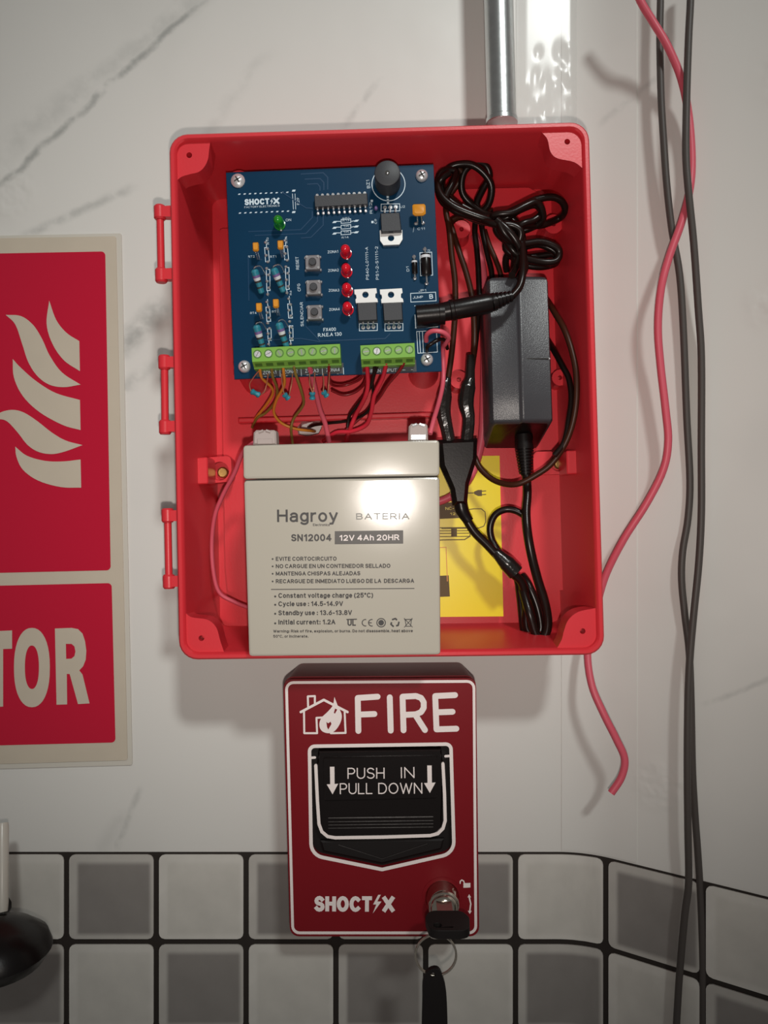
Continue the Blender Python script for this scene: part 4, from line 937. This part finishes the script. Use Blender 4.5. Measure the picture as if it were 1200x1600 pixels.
cord(ad, AF, [(822, 738, 28), (824, 770, 30), (822, 800, 33), (824, 830, 36), (830, 865, 37), (840, 905, 36), (852, 945, 35), (856, 975, 34), (850, 994, 33), (838, 992, 32), (828, 960, 32), (819, 930, 28), (812, 905, 22)], 2.3, 'cord', 'mains_cord')
cord(ad, AF, [(820, 806, 29), (806, 798, 28), (790, 796, 27), (774, 804, 27), (766, 822, 27), (768, 842, 27), (778, 860, 28), (795, 880, 26), (808, 905, 25), (814, 950, 23), (818, 985, 23), (826, 996, 22), (835, 980, 21), (829, 940, 20)], 1.8, 'cord', 'mains_cord')
# ------------------------------------------------------------------ wires inside the box
wire('wire', 'pink-red cable running down beside the adapter\'s left edge to behind the battery', 'wire',
     [(742, 368, 12.5), (752, 410, 12.5), (757, 460, 12.5), (757, 540, 12.5), (756, 620, 12.5), (752, 690, 12.5), (735, 745, 12.5), (705, 775, 12.5), (675, 787, 12.5)], 2.2, 'wire_pink', 'red wires in the box')
wire('wire', 'thick red wire curling from the board\'s right edge connector', 'wire',
     [(666, 533, 50), (667, 523, 54), (677, 517, 57), (692, 519, 57), (701, 527, 54), (697, 536, 50), (692, 545, 45), (693, 575, 42), (692, 600, 44), (686, 628, 52), (678, 655, 62), (672, 678, 66)], 1.15, 'wire_pink', 'red wires in the box')
wire('wire', 'short black wire beside the red curl at the board\'s right edge', 'wire',
     [(667, 549, 50), (668, 542, 53), (676, 536, 54), (688, 530, 53), (696, 533, 50), (699, 545, 44)], .9, 'cord', 'black wires in the box')
wire('wire', 'pink battery wire bowing out at the left side of the grey battery', 'wire',
     [(400, 690, 58), (388, 698, 56), (377, 712, 50), (366, 740, 44), (349, 772, 38), (336, 805, 34), (331, 845, 30), (333, 890, 28), (342, 925, 26), (365, 940, 24), (395, 952, 20), (420, 962, 16)], 1.1, 'wire_pink', 'red wires in the box')
wire('wire', 'orange wire, leftmost below the eight-way green terminal strip', 'wire',
     [(405, 566, 54), (406, 575, 53), (409, 590, 48), (424, 605, 40), (426, 616, 34), (415, 634, 26), (402, 650, 19), (396, 660, 14)], .75, 'wire_orange', 'zone wires below the terminal strip')
wire('wire', 'olive wire, second from the left below the eight-way green terminal strip', 'wire',
     [(424, 566, 54), (426, 588, 50), (433, 608, 40), (430, 628, 30), (415, 645, 22), (402, 653, 20), (394, 668, 13)], .75, 'wire_olive', 'zone wires below the terminal strip')
wire('wire', 'orange wire sweeping right below the strip towards the hole in the box back', 'wire',
     [(442, 566, 54), (443, 580, 52), (444, 602, 44), (432, 625, 34), (428, 645, 26), (440, 661, 21), (462, 670, 19), (484, 673, 14), (492, 674, 4)], .75, 'wire_orange', 'zone wires below the terminal strip')
wire('wire', 'olive-green wire with an S bend, above the middle of the battery lid', 'wire',
     [(459, 566, 54), (461, 582, 52), (471, 612, 42), (474, 632, 32), (460, 652, 24), (455, 668, 22), (456, 684, 16), (458, 700, 13)], .75, 'wire_olive', 'zone wires below the terminal strip')
wire('wire', 'pink-red wire dropping behind the middle of the battery lid', 'wire',
     [(482, 566, 54), (488, 590, 45), (494, 615, 38), (500, 640, 30), (508, 662, 24), (514, 690, 18)], 1.3, 'wire_pink', 'red wires in the box')
wire('wire', 'thin dark red wire arcing between the two green terminal strips', 'wire',
     [(514, 568, 54), (516, 598, 44), (532, 603, 36), (552, 598, 36), (566, 588, 44), (570, 567, 54)], .7, 'wire_darkred', 'red wires in the box')
wire('wire', 'dark red wire sagging just below the thin arc between the green strips', 'wire',
     [(518, 610, 30), (535, 617, 27), (552, 614, 27), (566, 604, 30), (572, 592, 40), (577, 566, 54)], .7, 'wire_darkred', 'red wires in the box')
wire('wire', 'black wire from the five-way strip curving down to the battery bay ledge', 'wire',
     [(586, 566, 54), (583, 590, 48), (573, 615, 40), (557, 635, 32), (546, 650, 25), (543, 668, 23)], .85, 'cord', 'black wires in the box')
wire('wire', 'black wire from the five-way strip running left into the hole in the box back', 'wire',
     [(590, 570, 52), (582, 598, 44), (584, 622, 36), (572, 645, 28), (545, 657, 22), (515, 661, 19), (492, 664, 12), (482, 668, 4)], .85, 'cord', 'black wires in the box')
wire('wire', 'red wire curving beside the black pair below the five-way strip', 'wire',
     [(573, 568, 53), (575, 600, 45), (570, 622, 39), (556, 648, 28), (548, 668, 24), (540, 690, 14)], 1.1, 'wire_red', 'red wires in the box')
wire('wire', 'red wire looping widest right below the five-way strip', 'wire',
     [(604, 566, 54), (598, 590, 47), (585, 618, 40), (580, 645, 33), (572, 664, 27), (550, 674, 23), (525, 676, 20), (505, 690, 13)], 1.1, 'wire_red', 'red wires in the box')
wire('wire', 'dark red wire slanting from the right end of the five-way strip', 'wire',
     [(632, 566, 54), (622, 582, 50), (605, 602, 42), (592, 622, 33), (572, 644, 22), (555, 660, 19), (540, 672, 18)], .8, 'wire_darkred', 'red wires in the box')
# end-of-line resistors hanging on their bare leads
for (a, c, l0, l1, lab) in (((392, 611), (406, 618), [(404, 580, 53), (396, 590, 50), (390, 600, 47)], [(413, 612, 45), (417, 598, 47), (419, 584, 52)], 'small blue resistor lying slanted on bare leads, leftmost under the board'),
                      ((444, 616), (451, 623), [(440, 584, 52), (441, 600, 48)], [(453, 612, 46), (456, 598, 48), (457, 584, 52)], 'small teal resistor on bare leads between the two orange wires'),
                      ((488, 613), (488, 624), [(484, 584, 52), (484, 600, 47)], [(490, 605, 46), (491, 595, 48), (492, 582, 52)], 'small blue resistor hanging upright, left of the rightmost hanging resistor'),
                      ((505, 612), (511, 619), [(505, 584, 52), (506, 600, 47)], [(513, 608, 46), (514, 595, 48), (515, 582, 52)], 'small teal resistor on bare leads, rightmost under the board')):
    fr = F(a[0], a[1], 45); t = thing('resistor', lab, 'resistor', fr, 'resistors hanging under the board')
    b = MB(); A = P3(fr, *a, 45); C_ = P3(fr, *c, 43); b.rev(A, C_, [(0, .8), (.08, 1.5), (.25, 1.5), (.35, 1.2), (.65, 1.2), (.75, 1.5), (.92, 1.5), (1, .8)], 12); b.build('body', 'res_blue', t)
    b = MB(); b.tube([P3(fr, *p) for p in l0] + [A], .28, 6); b.build('lead', 'copper', t)
    b = MB(); b.tube([C_] + [P3(fr, *p) for p in l1], .28, 6); b.build('lead', 'copper', t)

# ------------------------------------------------------------------ manual call point under the box
FZ = 45.0
CP = F(596, 1262, 0.4, .3)
pull = thing('manual_call_point', 'dark red FIRE pull station with white print, below the red box', 'fire alarm', CP)
K = lambda x, y, w=FZ-.4: tuple(L(CP, x, y, w))
z = FZ - .4
face = ccw([K(453, 1464), K(749, 1464), (K(744, 1060))[0:2], K(442, 1062)])
rec = fillet([K(486.3, 1336), K(597, 1358.5), K(709.6, 1333), K(704.5, 1162.5), K(483.5, 1166)], [7, 1.2, 7, 2.6, 2.6], 6)
b = MB(); body = offset(face, -.4)
b.loft([[(x, y, 0) for x, y in fillet(offset(body, 1.2), 4.5, 5)], [(x, y, z-5) for x, y in fillet(body, 5.0, 5)]]); b.build('back_box', 'red_gloss', pull)
ff = fillet(face, 4.5, 5)
b = MB(); b.plate([ff, rec], z-5, z-.5); b.plate([fillet(offset(face, .5), 4.2, 5), offset(rec, -.3)], z-.5, z); b.build('front_plate', 'red_gloss', pull)
b = MB(); b.plate([offset(rec, -.6)], z-5.0, z-4.4); b.build('recess', 'black_matte', pull)
PXF = .375/1.2
zz = (z-.05, z+.12)
bord = fillet([K(457.5, 1457.5), K(743.5, 1457.5), K(740.5, 1064.5), K(447.5, 1066.5)], 3.4, 5)
b = MB(); b.stroke(bord, 1.35, *zz, closed=True); b.build('border_line', 'white_print', pull)
b = MB(); b.stroke(rec, 1.7, *zz, closed=True); b.build('recess_border', 'white_print', pull)
# FIRE
for strokes in ([[(560, 1142), (559, 1090.5), (590, 1088.5)], [(560, 1116.5), (585, 1115.5)]], [[(609, 1089.5), (610.5, 1141.5)]],
          [[(630.5, 1141), (629, 1088.5), (650, 1087.5), (658, 1090.5), (662, 1097), (662, 1106), (658, 1112.5), (650, 1116), (630, 1117)], [(649, 1117), (664, 1140.5)]],
          [[(711, 1086), (680, 1087.5), (682, 1139.5), (713, 1138.5)], [(681, 1113), (707, 1112)]]):
    b = MB()
    for s_ in strokes: b.stroke([K(*p) for p in s_], 2.85, *zz)
    b.build('letter', 'white_print', pull)
# house on fire
b = MB()
b.stroke([K(470, 1112.5), K(506, 1093.5), K(543, 1112.5)], 1.2, *zz); b.stroke([K(475, 1111), K(475.5, 1145.5), K(495.5, 1145.5), K(494.5, 1121.5), K(504, 1121)], .95, *zz)
b.stroke([K(481.5, 1104), K(481, 1088), K(492, 1087.5), K(492, 1099)], .95, *zz); b.stroke([K(538.5, 1113), K(540, 1145), K(517, 1145.5)], .95, *zz)
fl = [(522.5, 1089), (528, 1103), (534, 1117), (531.5, 1130), (523, 1142), (513, 1145.5), (503, 1142), (499, 1133), (502, 1122), (512, 1112), (520, 1102)]
b.plate([smooth_outline([K(*p) for p in fl], (0,)), [K(523.5, 1107), K(527, 1108.5), K(523.5, 1115), K(521.5, 1114)], [K(510, 1128), K(513, 1130), K(516.5, 1127.5), K(518, 1131), K(513, 1140), K(511, 1136)]], *zz); b.build('house_emblem', 'white_print', pull)
# handle
hp = ccw([K(*p, z+2.5) for p in [(499, 1300), (511, 1310), (678, 1306.5), (690, 1296), (693, 1200), (690, 1172), (497, 1175), (495, 1200)]])
b = MB(); b.loft([[(x, y, z-4.5) for x, y in hp], [(x, y, z+.5) for x, y in hp], [(x, y, z+1.6) for x, y in offset(hp, .7)]]); b.build('handle', 'black_plastic', pull); hz = z+1.6
handle = pull.children[-1] if False else bpy.context.scene.objects.get('handle')
KH = lambda x, y: tuple(L(CP, x, y, hz))
inn = ccw([KH(507, 1250), KH(683, 1246), KH(683, 1180), KH(505, 1183)])
b = MB(); b.slab(fillet(inn, 1, 2), hz-.5, hz+1.2, .3); b.build('thumb_plate', 'black_plastic', handle)
for y in (1277, 1283, 1288, 1293):
    b = MB(); a_ = KH(513, y+1); c_ = KH(677, y-1); b.tube([(*a_, hz), (*c_, hz)], .55 if y == 1277 else .35, 6); b.build('grip_rib', 'black_plastic', handle)
hz2 = hz + 1.2
KT = lambda x, y: tuple(L(CP, x, y, hz2))
for s_, x0, x1, y in (('PUSH', 543, 601, 1217), ('IN', 626, 648, 1216), ('PULL', 531, 582, 1241), ('DOWN', 591, 660, 1240.5)):
    b = MB(); text(b, s_, KT(x0, y), KT(x1, y-.4), 17.5*PXF*.985, hz2+.08, -.012); b.build('lettering', 'white_print', handle)
for x in (519, 671):
    y = 1198 if x == 519 else 1196
    b = MB(); b.plate([[KT(x-3.5, y), KT(x+3.5, y), KT(x+3.8, y+27), KT(x+9.5, y+26.5), KT(x+.6, y+43), KT(x-8.5, y+27.5), KT(x-3, y+27.2)]], hz2-.05, hz2+.1); b.build('printed_arrow', 'white_print', handle)
b = MB(); u = [(493.5, 1196), (496, 1250), (498.5, 1287), (503, 1299), (512, 1306.5), (524, 1308.5), (598, 1307.5), (672, 1305), (684, 1302), (692, 1294), (695.5, 1282), (694.5, 1240), (692, 1193)]
b.stroke([tuple(L(CP, x, y, z+1.3)) for x, y in u], 1.55, z+.9, z+1.75); b.build('handle_line', 'white_print', pull)
b = MB(); b.stroke([K(486, 1184), K(492, 1183.5)], 1.2, *zz); b.stroke([K(696, 1181.5), K(703, 1181)], 1.2, *zz); b.build('index_mark', 'white_print', pull)
chev = ccw([K(*p, z-2) for p in [(500, 1314), (694, 1311), (690, 1327), (597, 1350), (505, 1331)]])
b = MB(); b.loft([[(x, y, z-4.4) for x, y in chev], [(x, y, z-2.6) for x, y in chev], [(x, y, z-2.0) for x, y in offset(chev, .8)]]); b.build('lower_bezel', 'black_matte', pull)
b = MB(); b.tube([(*K(529, 1320, z-2), z-2), (*K(597, 1342, z-2), z-2), (*K(668, 1318, z-2), z-2)], .3, 6, smooth=False); b.build('bezel_ridge', 'black_plastic', pull)
# maker's name
b = MB(); text(b, 'SHOCT', K(491.5, 1425), K(581, 1425.5), 26*PXF, zz[1], .075); text(b, 'X', K(598, 1425.5), K(616, 1425.5), 26*PXF, zz[1], .075)
b.plate([[K(591, 1398), K(583, 1413), K(588, 1413), K(582.5, 1427), K(596, 1408.5), K(589.5, 1408.5), K(595, 1398)]], *zz); b.build('maker_name', 'white_print', pull)
# lock surround, padlock and turn marks
lc = Vector(K(691, 1402)); 
b = MB(); b.plate([circle(*lc, 9.9, 36), circle(*lc, 9.4, 36)], z-.05, z+.25); b.build('lock_surround', 'red_gloss', pull)
b = MB(); b.plate([[K(724, 1380), K(735, 1379.5), K(735, 1386.5), K(724, 1387)]], *zz); b.stroke([K(725.5, 1380), K(724.5, 1376.5), K(721.5, 1374.8), K(719, 1377), K(719, 1380)], .55, *zz); b.build('padlock_mark', 'white_print', pull)
b = MB(); b.stroke([K(733, 1401), K(735.5, 1412), K(734, 1424)], .7, *zz); b.plate([[K(733, 1397), K(730.5, 1402), K(736, 1402)]], *zz); b.plate([[K(734, 1428), K(731, 1423), K(737, 1423)]], *zz); b.build('turn_arrow', 'white_print', pull)
b = MB(); p = Vector((*lc, z)); b.rev(p, p + Vector((0, 0, 10)), [(0, 8.3), (.1, 8.3), (.18, 7.8), (.8, 7.6), (.93, 7.2), (1, 6.4)], 28); lock = b.build('lock', 'chrome', pull)
b = MB(); b.rev(p + Vector((0, 0, 9.9)), p + Vector((0, 0, 13.6)), [(0, 6.4), (.2, 6.3), (.5, 5.6), (.75, 4.2), (.92, 2.3), (1, .6)], 24); b.build('lock_face', 'chrome', lock)
# key in the lock
KF = F(693, 1410, FZ + 11)
key = thing('key', 'key with a dark rounded head, pushed into the lock of the pull station', 'key', KF)
b = MB(); b.box(-3.6, 3.6, -1.1, 1.1, 0, 14, ch=.3); b.build('shank', 'chrome', key)
b = MB(); loops = []
head = fillet([(-7.5, 11), (7.5, 11), (10.4, 17), (9.4, 28), (-8, 28), (-9.6, 17)], 4.5, 4)          # (x, z) outline, lying flat, thin in y
hol = circle(-4.5, 23.5, 2.0, 12)
hb = MB(); hb.plate([head, hol], -1.9, 1.9); b.add([(x, y_, zz_) for x, zz_, y_ in hb.v], [tuple(reversed(f)) for f in hb.f]); 
hd = b.build('head', 'black_matte', key)
mdf = hd.modifiers.new('bevel', 'BEVEL'); mdf.width = .0009; mdf.segments = 2; mdf.limit_method = 'ANGLE'
# ring and hanging key
rc = KF @ Vector((-.0045, 0, .0175))
RD = (D - .0) 
ring_depth = FZ + 11 + 23.5
RF = F(681, 1492, ring_depth)
ring = MB(); rr = 9.0
for k, (dz, ph) in enumerate(((0, 0), (.75, .12))):
    ring.tube([(rr*cos(t+ph), rr*sin(t+ph), dz - .3) for t in [2*pi*i/40 for i in range(41)]], .45, 8, smooth=False)
o = ring.build('key_ring', 'chrome', frame=RF, ang=60); tag(o, 'thin split ring hanging from the key in the pull station', 'key ring')
GF = F(681, 1560, ring_depth + .6)
kt = thing('hanging_key', 'black-headed spare key hanging from the split ring at the bottom edge', 'key', GF)
G = lambda x, y: tuple(L(GF, x, y))
o2 = [G(662, 1660), G(660, 1560), G(661, 1530), G(668, 1516), G(677, 1511), G(686, 1513), G(692, 1526), G(697, 1548), G(699, 1600), G(699, 1660)]
b = MB(); b.plate([smooth_outline(ccw(o2), sub=3), circle(*G(676, 1521.5), 1.1, 12)], -1.3, 1.3); hh_ = b.build('head', 'black_matte', kt)
mdf = hh_.modifiers.new('bevel', 'BEVEL'); mdf.width = .0006; mdf.segments = 2; mdf.limit_method = 'ANGLE'
b = MB(); a_ = G(668, 1655); c_ = G(692, 1740); b.box(a_[0], c_[0], c_[1], a_[1], -.9, .9, ch=.2); b.build('blade', 'chrome', kt)

# ------------------------------------------------------------------ conduit, loose film, cables at the right
PFm = F(780, 188, 30)
b = MB(); a = P3(PFm, 784, 190, 30); c = P3(PFm, 778, -160, 30); b.rev(a + Vector((0, -1.0, 0)), c + Vector((-6, 200, 0)), [(0, 7.4), (1, 7.4)], 32)
pipe = thing('conduit', 'galvanised steel conduit pipe entering the top of the red box', 'pipe', PFm); b.build('pipe', 'galvanised', pipe)
b = MB(); b.rev(a + Vector((0, -1.0, 0)), a + Vector((0, 1.6, 0)), [(0, 8.0), (.8, 8.0), (1, 7.5)], 32); b.build('locknut', 'galvanised', pipe)
FF = F(855, 95, 1.0)
b = MB(); NX, NY = 26, 60; v = []; f = []
p0 = P3(FF, 806, 235, 1); p1 = P3(FF, 905, -60, 1); rnd = random.Random(3)
bumps = [(rnd.uniform(.1, .95), rnd.gauss(.30, .13), rnd.uniform(.03, .07), rnd.uniform(.02, .05), rnd.uniform(-.55, .55)) for _ in range(60)]
for j in range(NY+1):
    for i in range(NX+1):
        x = i/NX; y = j/NY; hgt = 0
        for bx_, by_, sx, sy, am in bumps: hgt += am*math.exp(-((x-bx_)/sx)**2 - ((y-by_)/sy)**2)
        ed = min(1, 8*min(x, 1-x))
        v.append((p0.x + (p1.x-p0.x)*x, p0.y + (p1.y-p0.y)*y, .25 + (hgt*.8 + .9)*ed))
for j in range(NY):
    for i in range(NX):
        q_ = j*(NX+1)+i; f.append((q_, q_+1, q_+NX+2, q_+NX+1))
b.add(v, f); o = b.build('plastic_film', 'clear_film', frame=FF, ang=180); tag(o, 'crinkled clear plastic film strip on the wall right of the conduit', 'film')
md = o.modifiers.new('thickness', 'SOLIDIFY'); md.thickness = .00012

wire('cable', 'loose pink-red cable snaking down the wall right of the box, cut end hanging', 'cable',
     [(975, -60, 40), (1000, 0, 39), (1019, 32, 38), (1043, 72, 38), (1064, 122, 37), (1076, 180, 36.5), (1081, 250, 36.5), (1077, 300, 37), (1064, 350, 37), (1046, 400, 37), (1033, 450, 37), (1028, 510, 34), (1032, 570, 32), (1040, 640, 32), (1044, 690, 32), (1036, 735, 30), (1010, 787, 27), (975, 842, 22), (948, 895, 16), (934, 940, 13), (922, 985, 13), (918, 1025, 16), (925, 1072, 22), (943, 1115, 26), (963, 1155, 28), (976, 1186, 29), (971, 1214, 29), (955, 1239, 29)],
     1.95, 'wire_pink', n=12, sub=6)
wire('cable', 'black hanging cable, left of the pair at the top, right at the tiles', 'cable',
     [(1032, -60, 31), (1032, 0, 31), (1031, 60, 31), (1033, 150, 31), (1037, 220, 31), (1042, 290, 31), (1050, 360, 31), (1062, 430, 31), (1068, 520, 31), (1073, 650, 31), (1078, 750, 31), (1075, 810, 31), (1067, 860, 31), (1065, 905, 31), (1070, 960, 31), (1077, 1020, 31), (1080, 1100, 31), (1082, 1200, 31), (1086, 1270, 31), (1091, 1340, 32), (1096, 1430, 33), (1098, 1520, 33), (1098, 1600, 33), (1098, 1680, 33)],
     1.75, 'cable_black', 'black cables on the right wall', n=12)
wire('cable', 'black hanging cable, right of the pair at the top, left at the tiles', 'cable',
     [(1080, -60, 42), (1079, 0, 42), (1076, 60, 42), (1073, 150, 42), (1072, 240, 42), (1076, 300, 42), (1084, 380, 40), (1091, 480, 38), (1096, 560, 37), (1096, 700, 37), (1096, 800, 37), (1092, 880, 37), (1084, 960, 37), (1078, 1030, 37), (1075, 1100, 37), (1074, 1200, 37), (1075, 1300, 37), (1076, 1380, 36), (1070, 1430, 35), (1062, 1520, 33), (1057, 1600, 32), (1052, 1680, 31)],
     1.75, 'cable_black', 'black cables on the right wall', n=12)

# ------------------------------------------------------------------ dark fitting at the lower left edge
DF = F(0, 1480, 0.8)
fit = thing('wall_fitting', 'glossy black rounded fitting with a pale stem, at the lower left edge', 'fitting', DF)
b = MB(); c = P3(DF, 0, 1482, 50)
prof = [(0, 1.0), (.06, 12), (.2, 20), (.4, 24), (.62, 22), (.82, 15), (.95, 7), (1, 1)]
b.rev(c + Vector((0, -14, 0)), c + Vector((-1, 15, 0)), prof, 28); b.build('dome', 'black_plastic', fit)
b = MB(); b.tube([(c.x-24, c.y-4, 0), (c.x-20, c.y-2, c.z)], 6, 12); b.build('bracket', 'black_plastic', fit)
b = MB(); a0 = P3(DF, 4, 1286, 30); a1 = P3(DF, 3, 1425, 44); b.rev(a1, a0, [(0, 2.6), (.1, 3.0), (.95, 3.0), (1, 2.6)], 14); b.build('stem', 'clear_edge', fit)
